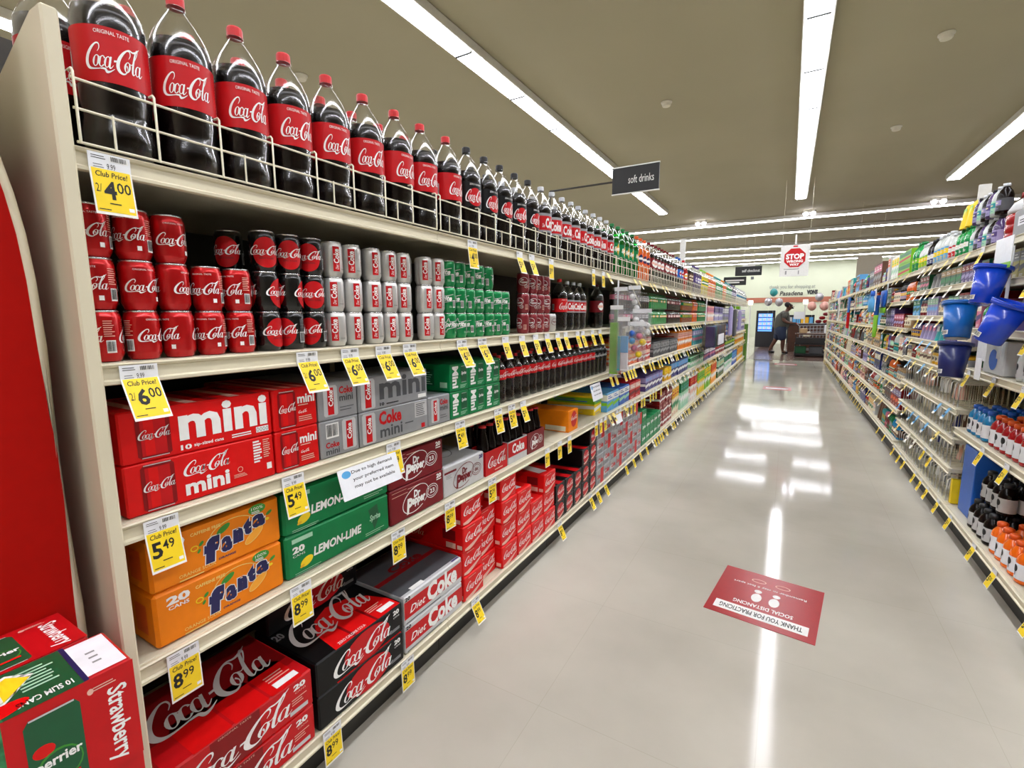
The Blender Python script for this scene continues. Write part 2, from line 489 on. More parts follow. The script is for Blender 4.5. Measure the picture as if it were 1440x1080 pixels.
def a_sprite(a):
    c = 2 * pi * CAN_R
    for o in (-.012, -.012 + c / 2):
        a.p += [(f, 'silver_light', 1) for f in stroke_quads([(o - .034, .058, .002), (o - .014, .056, .003), (o - .004, .072, .002), (o + .002, .058, .003), (o + .036, .064, .002)], 3)]
        a.p += [(f, 'silver_light', 1) for f in stroke_quads([(o - .03, .044, .002), (o - .022, .034, .003), (o - .014, .022, .002), (o - .006, .034, .003), (o + .034, .042, .002)], 3)]
        a.text('Sprite', o - .027, .036, o + .03, .06, 'white', 2, .035, .3)
        a.lines(o + .02, .018, o + .032, .026, 3, 'mint', 1, .4)
    a.bars(.022, .018, .034, .044)
def a_drp(a):
    c = 2 * pi * CAN_R
    for o in (-.01, -.01 + c / 2):
        a.ring(o, .052, .022, .017, .0016, 'white', 1, rot=.2)
        a.text('Dr', o - .012, .055, o + .002, .064, 'white', 2, .03, .1); a.text('Pepper', o - .017, .042, o + .018, .054, 'white', 2, .03, .1)
        a.ring(o + .013, .03, .009, .007, .001, 'white', 1); a.text('23', o + .008, .027, o + .018, .033, 'white', 1)
    a.bars(.02, .018, .034, .04, 'maroon', 'rose')
def a_drw(a):
    for o in (-.01, -.01 + pi * CAN_R):
        a.ring(o, .05, .022, .017, .0016, 'maroon', 1, rot=.2); a.text('Pepper', o - .017, .044, o + .018, .054, 'maroon', 2, .03, .1)

# ---- cartons: front at x = 0 facing +x, width along +y, up z
def carton_kind(kind, w, d, h, base, front=None, top=None, left=None, right=None, c=.003, seam=None, part=None):
    b = MB(); b.box(-d, 0, 0, w, 0, h, base, c)
    if front: a = Art(); front(a, w, h); b.art(a, (0, 0, 0), (0, 1, 0), (0, 0, 1))
    if top: a = Art(); top(a, w, d); b.art(a, (0, 0, h), (0, 1, 0), (-1, 0, 0))
    if left: a = Art(); left(a, d, h); b.art(a, (-d, 0, 0), (1, 0, 0), (0, 0, 1))
    if right: a = Art(); right(a, d, h); b.art(a, (0, w, 0), (-1, 0, 0), (0, 0, 1))
    PROTO[kind] = [('carton', b.mesh('carton'), None)]

def picture_can(a, x0, y0, x1, y1, body, txt, l=1):
    w, h = x1 - x0, y1 - y0
    a.poly([(x0, y0 + h * .05), (x0 + w * .1, y0), (x1 - w * .1, y0), (x1, y0 + h * .05), (x1, y0 + h * .93), (x1 - w * .1, y1), (x0 + w * .1, y1), (x0, y0 + h * .93)], body, l)
    a.rect(x0 + w * .1, y0 + h * .0, x1 - w * .1, y0 + h * .018, 'silver_light', l + 1); a.rect(x0 + w * .1, y1 - h * .02, x1 - w * .1, y1, 'silver_light', l + 1)
    if txt == 'cola':
        a.rect(x0 + w * .12, y0 + h * .05, x1 - w * .14, y0 + h * .93, 'red', l + 1).rect(x0 + w * .22, y0 + h * .05, x0 + w * .5, y0 + h * .93, 'red_bright', l + 2)
        l += 2
        a.logo(x0 + w * .03, y0 + h * .4, x1 - w * .02, y0 + h * .68, 'white', l + 1)
    elif txt == 'diet':
        a.rect(x0 + w * .28, y0 + h * .05, x0 + w * .72, y0 + h * .93, 'red', l + 1)
        a.text('Coke', x0 + w * .33, y0 + h * .32, x0 + w * .67, y0 + h * .85, 'white', l + 2, .03, 0, 1)
    elif txt == 'sprite':
        a.text('Sprite', x0 + w * .08, y0 + h * .42, x1 - w * .08, y0 + h * .68, 'white', l + 1, .03, .3)
    elif txt == 'perrier':
        a.ell(x0 + w * .52, y0 + h * .36, w * .42, h * .2, 'leaf', l + 1, rot=.25); a.ell(x0 + w * .52, y0 + h * .36, w * .39, h * .175, 'green_dark', l + 2, rot=.25)
        a.text('perrier', x0 + w * .1, y0 + h * .36, x1 - w * .06, y0 + h * .5, 'white', l + 3, .03); a.ell(x0 + w * .28, y0 + h * .6, w * .2, h * .07, 'red_bright', l + 1)
        a.rect(x0 + w * .15, y0 + h * .16, x1 - w * .15, y0 + h * .21, 'red_bright', l + 3)

def f_mini_big(a, w, h):
    picture_can(a, w * .09, h * .07, w * .285, h * .93, 'red_deep', 'cola')
    a.text('mini', w * .335, h * .27, w * .965, h * .95, 'white', 1, .035)
    a.text('10', w * .335, h * .07, w * .405, h * .18, 'white', 1, .04); a.text('sip-sized cans', w * .42, h * .08, w * .62, h * .17, 'white', 1, .02)
    a.lines(w * .68, h * .1, w * .84, h * .2, 2, 'white', 1, .5); a.rect(w * .865, h * .1, w * .965, h * .23, 'white', 1)
    for i in range(4): a.ring(w * (.878 + .025 * i), h * .165, w * .008, h * .04, w * .003, 'ink', 2)
def f_mini_low(a, w, h):
    picture_can(a, w * .09, h * .05, w * .285, h * .95, 'red_deep', 'cola')
    a.logo(w * .335, h * .5, w * .65, h * .9, 'white', 1); a.text('mini', w * .34, h * .13, w * .64, h * .45, 'white', 1, .035)
    a.ring(w * .72, h * .37, w * .018, h * .055, w * .004, 'rose', 1); a.lines(w * .67, h * .2, w * .78, h * .29, 3, 'rose', 1, .4)
    a.lines(w * .83, h * .42, w * .9, h * .95, 8, 'white', 1, .6); a.lines(w * .91, h * .5, w * .97, h * .95, 9, 'rose', 1, .4)
    a.rect(w * .93, h * .2, w * .97, h * .35, 'white', 1)
def f_mini_end(a, w, h):
    picture_can(a, w * .1, h * .06, w * .5, h * .94, 'red_deep', 'cola')
    a.text('mini', w * .54, h * .6, w * .95, h * .82, 'white', 1, .035); a.lines(w * .55, h * .54, w * .9, h * .57, 1, 'rose', 1, .8)
    a.logo(w * .55, h * .34, w * .75, h * .44, 'white', 1); a.lines(w * .55, h * .15, w * .88, h * .3, 3, 'rose', 1, .4)
def t_mini(a, w, d):
    for i in range(6): a.rect(w * (.1 + .15 * i), d * .02, w * (.17 + .15 * i), d * .9, 'red_deep' if i % 2 else 'rose', 0)
def f_dmini_end(a, w, h):
    picture_can(a, w * .12, h * .1, w * .47, h * .92, 'silver_light', 'diet')
    a.text('Coke', w * .52, h * .66, w * .88, h * .86, 'red', 1, .03); a.text('mini', w * .52, h * .46, w * .88, h * .64, 'greyd', 1, .02); a.lines(w * .52, h * .2, w * .9, h * .36, 2, 'greyd', 1, .25)
def f_dmini_bar(a, w, h):
    a.bars(w * .14, h * .52, w * .46, h * .92); a.text('Coke', w * .12, h * .26, w * .46, h * .42, 'red', 1, .03); a.text('mini', w * .12, h * .08, w * .46, h * .24, 'greyd', 1, .02)
    picture_can(a, w * .55, h * .1, w * .92, h * .95, 'silver_light', 'diet')
def f_dmini_big(a, w, h):
    picture_can(a, w * .03, h * .06, w * .21, h * .94, 'silver_light', 'diet')
    a.text('mini', w * .27, h * .27, w * .97, h * .93, 'greyd', 1, .03); a.text('10', w * .27, h * .08, w * .33, h * .18, 'ink', 1, .04); a.lines(w * .36, h * .1, w * .6, h * .15, 1, 'ink', 1, .7)
    a.rect(w * .84, h * .08, w * .97, h * .2, 'white', 1)
def f_dmini_low(a, w, h):
    picture_can(a, w * .03, h * .05, w * .2, h * .95, 'silver_light', 'diet')
    a.text('Coke', w * .25, h * .5, w * .57, h * .92, 'red', 1, .04); a.text('mini', w * .26, h * .12, w * .58, h * .46, 'greyd', 1, .02)
    a.lines(w * .62, h * .35, w * .76, h * .42, 1, 'greyd', 1, .5); a.rect(w * .78, h * .45, w * .98, h * .95, 'silver_light', 0); a.lines(w * .8, h * .5, w * .96, h * .93, 7, 'greyd', 1, .4)
    a.rect(w * .88, h * .07, w * .94, h * .22, 'red', 1)
def f_smini(a, w, h):
    a.text('Mini', w * .1, h * .12, w * .42, h * .92, 'white', 1, .04, 0, -1)
    picture_can(a, w * .55, h * .3, w * .88, h * .9, 'green_dark', 'sprite'); a.lines(w * .52, h * .1, w * .9, h * .24, 3, 'mint', 1, .4)
def l_smini(a, w, h):
    a.rect(w * .55, h * .2, w * .75, h * .8, 'green_dark', 0); a.lines(w * .57, h * .25, w * .73, h * .75, 6, 'mint', 1, .35); a.rect(w * .84, h * .15, w * .95, h * .35, 'mint', 1)

def fanta_mark(a, x0, y0, x1, y1):
    w, h = x1 - x0, y1 - y0
    a.ring(x0 + w * .48, y0 + h * .55, w * .42, h * .44, w * .012, 'yellow_p', 0, 20, 250)
    L = 'Fanta'
    xs = [-.04, .24, .44, .64, .8, 1.06]; ys = [-.04, .1, .22, .34, .44]; hs = [.72, .44, .42, .5, .4]
    for i, ch in enumerate(L):
        X0, X1 = x0 + w * xs[i], x0 + w * (xs[i + 1] - .01); Y0, Y1 = y0 + h * ys[i], y0 + h * (ys[i] + hs[i])
        a.text(ch.lower() if ch != 'F' else 'f', X0 - w * .015, Y0 - h * .02, X1 + w * .015, Y1 + h * .02, 'white', 1, .14, .1)
        a.text(ch.lower() if ch != 'F' else 'f', X0, Y0, X1, Y1, 'navy', 2, .1, .1)
    a.ell(x0 + w * .3, y0 + h * .78, w * .13, h * .09, 'leaf', 1, rot=.5)
    a.ell(x0 + w * .82, y0 + h * .25, w * .2, h * .12, 'orange_lt', 1, rot=.6); a.ring(x0 + w * .82, y0 + h * .25, w * .2, h * .12, w * .01, 'yellow_p', 2, rot=.6)
    a.text('ORANGE', x0 + w * .18, y0 - h * .06, x0 + w * .48, y0 + h * .0, 'navy', 1, .03)
def f_fanta(a, w, h):
    fanta_mark(a, w * .38, h * .2, w * .84, h * .88)
    a.ell(w * .8, h * .88, w * .075, h * .1, 'leaf', 1); a.text('100%', w * .75, h * .87, w * .85, h * .93, 'white', 2); a.lines(w * .75, h * .8, w * .85, h * .86, 2, 'white', 2, .5)
    a.text('20', w * .08, h * .72, w * .24, h * .88, 'white', 1, .05); a.text('CANS', w * .09, h * .63, w * .23, h * .7, 'white', 1, .02)
    a.text('CAFFEINE FREE', w * .28, h * .8, w * .5, h * .86, 'yellow_p', 1, .02)
    a.ring(w * .3, h * .56, w * .025, h * .045, w * .008, 'yellow', 1); a.ell(w * .35, h * .61, w * .022, h * .03, 'leaf', 1, rot=.8); a.ell(w * .33, h * .48, w * .018, h * .025, 'leaf', 1, rot=1)
    a.text('ORANGE SODA', w * .18, h * .11, w * .44, h * .17, 'yellow_p', 1); a.lines(w * .18, h * .05, w * .42, h * .09, 1, 'yellow_p', 1, .5)
    a.ell(w * .9, h * .72, w * .03, h * .035, 'leaf', 1, rot=.5); a.ell(w * .88, h * .6, w * .02, h * .03, 'yellow', 1)
def l_fanta(a, w, h): a.rect(w * .8, h * .2, w * .92, h * .75, 'orange_d', 0); a.lines(w * .3, h * .2, w * .7, h * .7, 7, 'yellow_p', 0, .2)
def f_lime(a, w, h):
    a.text('LEMON-LIME', w * .22, h * .3, w * .68, h * .52, 'white', 1, .035, .15)
    a.ell(w * .16, h * .28, w * .055, h * .1, 'yellow', 1, rot=.35); a.ell(w * .12, h * .21, w * .02, h * .03, 'gold', 2, rot=.35)
    a.text('20', w * .05, h * .56, w * .15, h * .72, 'white', 1, .05); a.text('CANS', w * .05, h * .48, w * .15, h * .53, 'white', 1)
    a.poly([(w * .76, h * .78), (w * .86, h * .86), (w * .88, h * .5), (w * .82, h * .2), (w * .79, h * .5)], 'green_dark', 0)
    a.text('Sprite', w * .77, h * .42, w * .89, h * .62, 'mint', 1, .03, .3)
    a.lines(w * .72, h * .12, w * .97, h * .22, 2, 'mint', 1, .3); a.lines(w * .06, h * .04, w * .3, h * .12, 2, 'mint', 1, .3)
    a.rect(w * .05, h * .8, w * .22, h * .9, 'mint', 1)
def drp_mark(a, x0, y0, x1, y1, col, sub='23'):
    w, h = x1 - x0, y1 - y0
    a.ring(x0 + w * .36, y0 + h * .5, w * .36, h * .47, w * .016, col, 1, 60, 290, .3)
    a.ring(x0 + w * .36, y0 + h * .5, w * .36, h * .47, w * .012, col, 1, -60, 60, .3)
    a.text('Dr', x0 + w * .3, y0 + h * .56, x0 + w * .48, y0 + h * .86, col, 2, .05, .1)
    a.text('P', x0 + w * .1, y0 + h * .0, x0 + w * .27, y0 + h * .62, col, 2, .05, .15)
    a.text('epper', x0 + w * .25, y0 + h * .18, x0 + w * .62, y0 + h * .54, col, 2, .05, .1)
    a.ring(x0 + w * .82, y0 + h * .5, w * .17, h * .28, w * .012, col, 1); a.ring(x0 + w * .82, y0 + h * .5, w * .13, h * .2, w * .01, col, 1)
    a.text(sub, x0 + w * .75, y0 + h * .41, x0 + w * .89, y0 + h * .6, col, 2, .02)
def f_drp(a, w, h):
    drp_mark(a, w * .2, h * .12, w * .88, h * .86, 'white'); a.text('20', w * .85, h * .8, w * .95, h * .94, 'white', 1, .05); a.rect(w * .85, h * .74, w * .95, h * .77, 'white', 1)
    a.rect(w * .03, h * .78, w * .3, h * .795, 'rose', 1); a.rect(w * .3, h * .86, w * .5, h * .875, 'rose', 1); a.rect(w * .03, h * .9, w * .28, h * .91, 'rose', 1)
def f_drw(a, w, h):
    drp_mark(a, w * .2, h * .12, w * .92, h * .86, 'maroon', 'diet'); a.text('20', w * .86, h * .8, w * .96, h * .94, 'purple', 1, .05)
    a.rect(w * .0, h * .76, w * .28, h * .83, 'maroon', 1); a.lines(w * .04, h * .6, w * .2, h * .74, 3, 'inkgrey', 1, .25)
def t_drw(a, w, d):
    a.ring(w * .5, d * .5, w * .32, d * .3, w * .015, 'inkgrey', 0); a.text('Pepper', w * .25, d * .4, w * .75, d * .6, 'inkgrey', 1, .04)

def f_cola20(a, w, h):
    a.rect(w * .25, h * .04, w * .58, h * .97, 'red_deep', 0)
    a.logo(w * .06, h * .08, w * .82, h * .93, 'white', 1)
    a.text('20', w * .84, h * .72, w * .94, h * .88, 'white', 1, .05); a.text('CANS', w * .85, h * .63, w * .94, h * .68, 'rose', 1)
    a.lines(w * .82, h * .36, w * .95, h * .56, 3, 'rose', 1, .35); a.rect(w * .8, h * .12, w * .95, h * .23, 'silver_light', 1)
    a.text('ORIGINAL TASTE', w * .3, h * .9, w * .52, h * .945, 'rose', 1)
def t_cola20(a, w, d):
    a.rect(w * .02, d * .35, w * .98, d * .98, 'red_deep', 0)
    for x in (.16, .42, .68): a.poly([(w * x, 0), (w * (x + .24), 0), (w * (x + .24), d * .38), (w * (x + .2), d * .45), (w * (x + .04), d * .45), (w * x, d * .38)], 'red_bright', 0)
    a.logo(w * .06, d * .3, w * .9, d * .88, 'logo_silver', 2)
    a.text('20', w * .02, d * .6, w * .1, d * .72, 'rose', 1, .04); a.rect(w * .74, d * .05, w * .92, d * .13, 'white', 2); a.lines(w * .74, d * .17, w * .92, d * .29, 3, 'rose', 1, .35)
def f_zero20(a, w, h):
    a.ell(w * .55, h * .48, w * .27, h * .46, 'red', 0, 24)
    a.logo(w * .16, h * .1, w * .84, h * .9, 'white', 1)
    a.text('20', w * .87, h * .72, w * .95, h * .88, 'white', 1, .05); a.text('CANS', w * .87, h * .62, w * .95, h * .67, 'white', 1); a.rect(w * .82, h * .18, w * .95, h * .28, 'inkgrey', 1)
def t_zero20(a, w, d):
    a.poly([(w * .2, d * .0), (w * .97, d * .0), (w * .97, d * .2), (w * .9, d * .45), (w * .75, d * .62), (w * .55, d * .68), (w * .36, d * .58), (w * .24, d * .35)], 'red_bright', 0)
    for x in (.4, .66): a.poly([(w * x, 0), (w * (x + .025), 0), (w * (x + .03), d * .35), (w * x, d * .35)], 'red_deep', 1)
    a.logo(w * .06, d * .26, w * .9, d * .86, 'logo_silver', 2); a.text('ZERO CALORIE COLA', w * .26, d * .03, w * .56, d * .07, 'white', 2); a.rect(w * .76, d * .05, w * .94, d * .13, 'white', 2)
    a.lines(w * .7, d * .16, w * .9, d * .26, 3, 'rose', 2, .35); a.text('20', w * .0 + .004, d * .62, w * .1, d * .74, 'inkgrey', 1, .03)
def f_diet20(a, w, h):
    a.rect(0, h * .22, w, h * .82, 'red', 0)
    a.text('Coke', w * .36, h * .2, w * .9, h * .9, 'white', 1, .045); a.text('Diet', w * .08, h * .34, w * .33, h * .6, 'white', 1, .01, .35)
    a.text('20', w * .01, h * .84, w * .09, h * .98, 'ink', 1, .04); a.lines(w * .02, h * .05, w * .6, h * .13, 1, 'inkgrey', 1, .5)
def t_diet20(a, w, d):
    a.rect(0, d * .06, w, d * .98, 'greyd', 0); a.rect(w * .0, d * .42, w, d * .5, 'red_deep', 1); a.text('Coke', w * .3, d * .5, w * .8, d * .66, 'red_deep', 1, .04)
    a.rect(w * .16, d * .03, w * .36, d * .1, 'white', 2); a.rect(w * .84, d * .02, w * .97, d * .05, 'purple', 2)
def f_red12(a, w, h):
    a.logo(w * .08, h * .36, w * .93, h * .8, 'white', 1)
    a.p += [(f, 'rose', 1) for f in stroke_quads([(w * .06, h * .1, .008), (w * .3, h * .1, .016), (w * .6, h * .2, .012), (w * .95, h * .36, .003)], 5)]
    a.lines(w * .2, h * .88, w * .6, h * .92, 1, 'rose', 1, .5)
def l_red12(a, w, h):
    a.rect(w * .78, h * .08, w * .9, h * .3, 'rose', 0); a.rect(w * .92, h * .1, w * .98, h * .26, 'rose', 0); a.logo(w * .1, h * .2, w * .5, h * .7, 'rose', 1); a.rect(w * .74, h * .4, w * .9, h * .8, 'red_deep', 0)
def t_red12(a, w, d): a.poly([(w * .1, d * .1), (w * .55, d * .06), (w * .8, d * .5), (w * .4, d * .6)], 'paper', 0)
def t_zero12(a, w, d): a.poly([(w * .3, d * .0), (w * .75, d * .0), (w * .55, d * .9), (w * .2, d * .9)], 'red', 0)
def f_zero12(a, w, h):
    a.ell(w * .52, h * .5, w * .36, h * .4, 'red', 0); a.logo(w * .18, h * .42, w * .88, h * .72, 'white', 1)
    a.p += [(f, 'rose', 1) for f in stroke_quads([(w * .2, h * .12, .006), (w * .5, h * .14, .012), (w * .85, h * .3, .003)], 4)]
def f_silver12(a, w, h):
    a.rect(w * .0, h * .34, w * .62, h * .62, 'silver_light', 0); a.text('Coke', w * .2, h * .4, w * .86, h * .74, 'red', 1, .04); a.lines(w * .15, h * .12, w * .7, h * .3, 3, 'greyd', 1, .3)
def f_silver12b(a, w, h):
    a.rect(w * .55, 0, w, h, 'red', 0); a.text('Coke', w * .08, h * .4, w * .5, h * .7, 'red', 1, .04); a.lines(w * .1, h * .1, w * .45, h * .3, 3, 'greyd', 1, .3)
def f_generic(c1, c2, c3):
    def fn(a, w, h):
        a.rect(0, h * .58, w, h * .9, c1, 0); a.poly([(0, h * .2), (w, h * .34), (w, h * .5), (0, h * .4)], c2, 0); a.lines(w * .15, h * .05, w * .8, h * .15, 3, c3, 0, .35)
        a.rect(w * .15, h * .68, w * .85, h * .73, c3, 1).rect(w * .15, h * .78, w * .6, h * .82, c3, 1)
    return fn

# ------------------------------------------------------------------ camera
cam = bpy.data.cameras.new('camera'); co = link('camera', cam)
yaw, pit, rol = -5.23213632e-01, -1.40755301e-01, -3.90902685e-03
fw = Vector((sin(yaw) * cos(pit), cos(yaw) * cos(pit), sin(pit))); r0 = Vector((cos(yaw), -sin(yaw), 0)); u0 = r0.cross(fw)
rr = r0 * cos(rol) + u0 * sin(rol); uu = -r0 * sin(rol) + u0 * cos(rol)
co.matrix_world = Matrix(((rr.x, uu.x, -fw.x, 0), (rr.y, uu.y, -fw.y, 0), (rr.z, uu.z, -fw.z, H), (0, 0, 0, 1)))
cam.sensor_width = 36; cam.lens = 670.06 / 1440 * 36; cam.clip_start = .02; cam.clip_end = 200
SC.camera = co

# ------------------------------------------------------------------ room
ZC = H + 2.95
def floor_mat():
    m = bpy.data.materials.new('vinyl_floor'); m.use_nodes = True; nt = m.node_tree; b = nt.nodes['Principled BSDF']
    tc = nt.nodes.new('ShaderNodeTexCoord'); n1 = nt.nodes.new('ShaderNodeTexNoise'); n1.inputs['Scale'].default_value = 1.3; n1.inputs['Detail'].default_value = 6
    rp = nt.nodes.new('ShaderNodeValToRGB'); a, c = lin('#b3aea1'), lin('#c5c0b3')
    rp.color_ramp.elements[0].color = (*a, 1); rp.color_ramp.elements[1].color = (*c, 1); rp.color_ramp.elements[0].position = .35; rp.color_ramp.elements[1].position = .65
    br = nt.nodes.new('ShaderNodeTexBrick'); br.offset = 0; br.inputs['Scale'].default_value = 1.0
    br.inputs['Brick Width'].default_value = .61; br.inputs['Row Height'].default_value = .61; br.inputs['Mortar Size'].default_value = .0012
    br.inputs['Color1'].default_value = (1, 1, 1, 1); br.inputs['Color2'].default_value = (.985, .985, .985, 1); br.inputs['Mortar'].default_value = (.9, .89, .87, 1)
    mx = nt.nodes.new('ShaderNodeMix'); mx.data_type = 'RGBA'; mx.blend_type = 'MULTIPLY'; mx.inputs['Factor'].default_value = 1
    n2 = nt.nodes.new('ShaderNodeTexNoise'); n2.inputs['Scale'].default_value = 5; n2.inputs['Detail'].default_value = 4
    mr = nt.nodes.new('ShaderNodeMapRange'); mr.inputs['To Min'].default_value = .055; mr.inputs['To Max'].default_value = .1
    n3 = nt.nodes.new('ShaderNodeTexNoise'); n3.inputs['Scale'].default_value = 2.2; n3.inputs['Detail'].default_value = 2
    bp = nt.nodes.new('ShaderNodeBump'); bp.inputs['Strength'].default_value = .05; bp.inputs['Distance'].default_value = .02
    for n in (n1, br, n2, n3): nt.links.new(tc.outputs['Object'], n.inputs['Vector'])
    nt.links.new(n1.outputs['Fac'], rp.inputs['Fac']); nt.links.new(rp.outputs['Color'], mx.inputs['A']); nt.links.new(br.outputs['Color'], mx.inputs['B'])
    nt.links.new(mx.outputs['Result'], b.inputs['Base Color']); nt.links.new(n2.outputs['Fac'], mr.inputs['Value']); nt.links.new(mr.outputs['Result'], b.inputs['Roughness'])
    nt.links.new(n3.outputs['Fac'], bp.inputs['Height']); nt.links.new(bp.outputs['Normal'], b.inputs['Normal'])
    b.inputs['Specular IOR Level'].default_value = .14
    MATS['vinyl_floor'] = m
floor_mat()
mat('ceiling_paint', '#aba48b', .85, vary=.04, scale=.6, bump=.05); mat('wall_cream', '#bcc1ab', .8, vary=.02, scale=1); mat('wall_side', '#cfc4ac', .8)
mat('wood_floor', '#5b463d', .22, vary=.25, scale=3); mat('band', '#9a5a44', .6)
X0, X1, Y0, Y1 = -13., 13., -7., 31.
m = MB(); m.box(X0, X1, Y0, Y1, -.1, 0, 'vinyl_floor'); struct('floor', m)
m = MB(); m.box(-.95, 8., 15.2, 24., .0005, .003, 'wood_floor'); struct('floor_2', m)
m = MB(); m.box(X0, X1, Y0, Y1, ZC, ZC + .1, 'ceiling_paint'); struct('ceiling', m)
m = MB(); m.box(X0, X1, Y1, Y1 + .15, 0, ZC, 'wall_cream'); struct('wall_far', m)
m = MB(); m.box(X0, X1, Y0 - .15, Y0, 0, ZC, 'wall_side'); struct('wall_near', m)
m = MB(); m.box(X0 - .15, X0, Y0, Y1, 0, ZC, 'wall_side'); struct('wall_left', m)
m = MB(); m.box(X1, X1 + .15, Y0, Y1, 0, ZC, 'wall_side'); struct('wall_right', m)
m = MB(); m.box(-9., 9., Y1 - .04, Y1, H + .72, H + 1.0, 'band'); struct('trim_1', m)

# ------------------------------------------------------------------ ceiling lights
mat('tube', '#ffffff', .5, emit='#f7f8ff', est=31.)
mat('lamp_case', '#dcdad2', .5); mat('lamp_join', '#1c1d1d', .7); mat('spot_glow', '#ffffff', .5, emit='#f4f0ff', est=30.)
ZL = H + 2.85
def light_strip(name, label, group, x0, x1, y0, y1, along, z=ZL, half=.1, seg=1.22):
    t = thing(name, label, 'light', ((x0 + x1) / 2, (y0 + y1) / 2, z), 0, group)
    cx, cy = (x0 + x1) / 2, (y0 + y1) / 2; L = (y1 - y0) if along == 'y' else (x1 - x0)
    c = MB(); d = MB()
    def bx(mb, l0, l1, w0, w1, z0, z1, mt, ch=0.):
        if along == 'y': mb.box(w0, w1, l0, l1, z0, z1, mt, ch)
        else: mb.box(l0, l1, w0, w1, z0, z1, mt, ch)
    bx(c, -L / 2, L / 2, -half - .035, half + .035, .0, ZC - z - .002, 'lamp_case', .006)
    n = max(1, round(L / seg)); s = L / n
    for i in range(n):
        bx(d, -L / 2 + i * s + .015, -L / 2 + (i + 1) * s - .015, -half, half, -.012, -.001, 'tube')
    for i in range(1, n): bx(c, -L / 2 + i * s - .014, -L / 2 + i * s + .014, -half - .002, half + .002, -.022, 0, 'lamp_join')
    link('lamp_housing', c.mesh('lamp_housing'), t); link('diffuser', d.mesh('diffuser'), t)
light_strip('ceiling_light', 'long fluorescent strip above the left shelving, behind the soft drinks sign', 'strip lights along the aisle', -3.39, -3.17, -5, 14.3, 'y')
light_strip('ceiling_light', 'long fluorescent strip running straight down the aisle middle overhead', 'strip lights along the aisle', -.06, .17, -5, 14.2, 'y')
light_strip('ceiling_light', 'fluorescent strip above the right shelving, seen at the photo right edge', 'strip lights along the aisle', 2.72, 2.94, -5, 13.9, 'y')
light_strip('ceiling_light', 'fluorescent strip at the far upper left, over the next aisle', 'strip lights along the aisle', -6.95, -6.73, -5, 14.0, 'y')
rows = [(17.0, -7, 4.75), (19.65, -7.5, 4.6), (23.2, -8, 8.0), (25.7, -8, 8.5), (28.3, -8, 8.5), (30.1, -8, 9.)]
for i, (y, a, b) in enumerate(rows):
    light_strip('ceiling_light', f'cross-running fluorescent row over the checkouts, {nth(i + 1)} row beyond the aisle end', 'cross rows of ceiling lights', a, b, y - .1, y + .1, 'x', half=.08)
for i, x in enumerate((-2.6, .3, 3.1)):
    t = thing('spot_lamp', 'twin-headed ceiling spot lamp, ' + ('left of the red stop sign', 'above the red stop sign', 'above the right shelving')[i], 'lamp', (x, 16.4, ZC - .08), 0, 'twin spot lamps')
    c = MB(); c.box(-.16, .16, -.05, .05, 0, .078, 'lamp_case', .01); link('lamp_base', c.mesh('lamp_base'), t)
    for s in (-1, 1):
        g = MB(); g.lathe([(.035, 0), (.06, .03), (.07, .07)], 14, 'spot_glow', cx=s * .09, z=-.065); link('lamp_head', g.mesh('lamp_head'), t)
mat('plastic_w', '#ddd8c8', .5)
for i, (x, y) in enumerate(((1.22 * 1.02, 6.94 * 1.02), (-1.68, 7.25), (1.27, 10.0), (-5.4, 4.2))):
    d = MB(); d.lathe([(.05, 0), (.06, .015), (.06, .04), (.075, .045), (.075, .058)], 20, 'plastic_w')
    tag(link('smoke_detector', d.mesh('smoke_detector'), None, (x, y, ZC - .06)), 'small round white detector on the ceiling, ' + ('nearest one right of the middle light strip', 'between the middle strip and the soft drinks sign', 'farthest one right of the middle light strip', 'left of the long left strip')[i], 'smoke detector', 'ceiling detectors')

# ------------------------------------------------------------------ left shelving
XB = -1.56                                  # back panel plane
DK = {1: H + .272, 2: H - .078, 3: H - .367, 4: H - .645, 5: H - 1.088}
GY0, GY1 = .346, 14.5
secs = [GY0]
while secs[-1] < GY1 - .3: secs.append(min(secs[-1] + .914, GY1))
gon = thing('gondola_shelving', 'long beige double-sided shelving run filled with sodas along the left of the aisle', 'shelving', (-1.5, 7., 0))
gon.location = (0, 0, 0)
def rail_prof(x, z, s=1):
    """price rail: top bead, slanted ticket channel, bottom bead; z is the deck level"""
    p = [(x - .012, z), (x - .003, z + .0005), (x, z - .002), (x - .002, z - .006), (x - .006, z - .008), (x - .005, z - .027), (x, z - .03), (x, z - .035), (x - .004, z - .037), (x - .014, z - .036)]
    return p if s > 0 else [(-a, b) for a, b in p]
def part(mb, name, parent): return link(name, mb.mesh(name), parent)
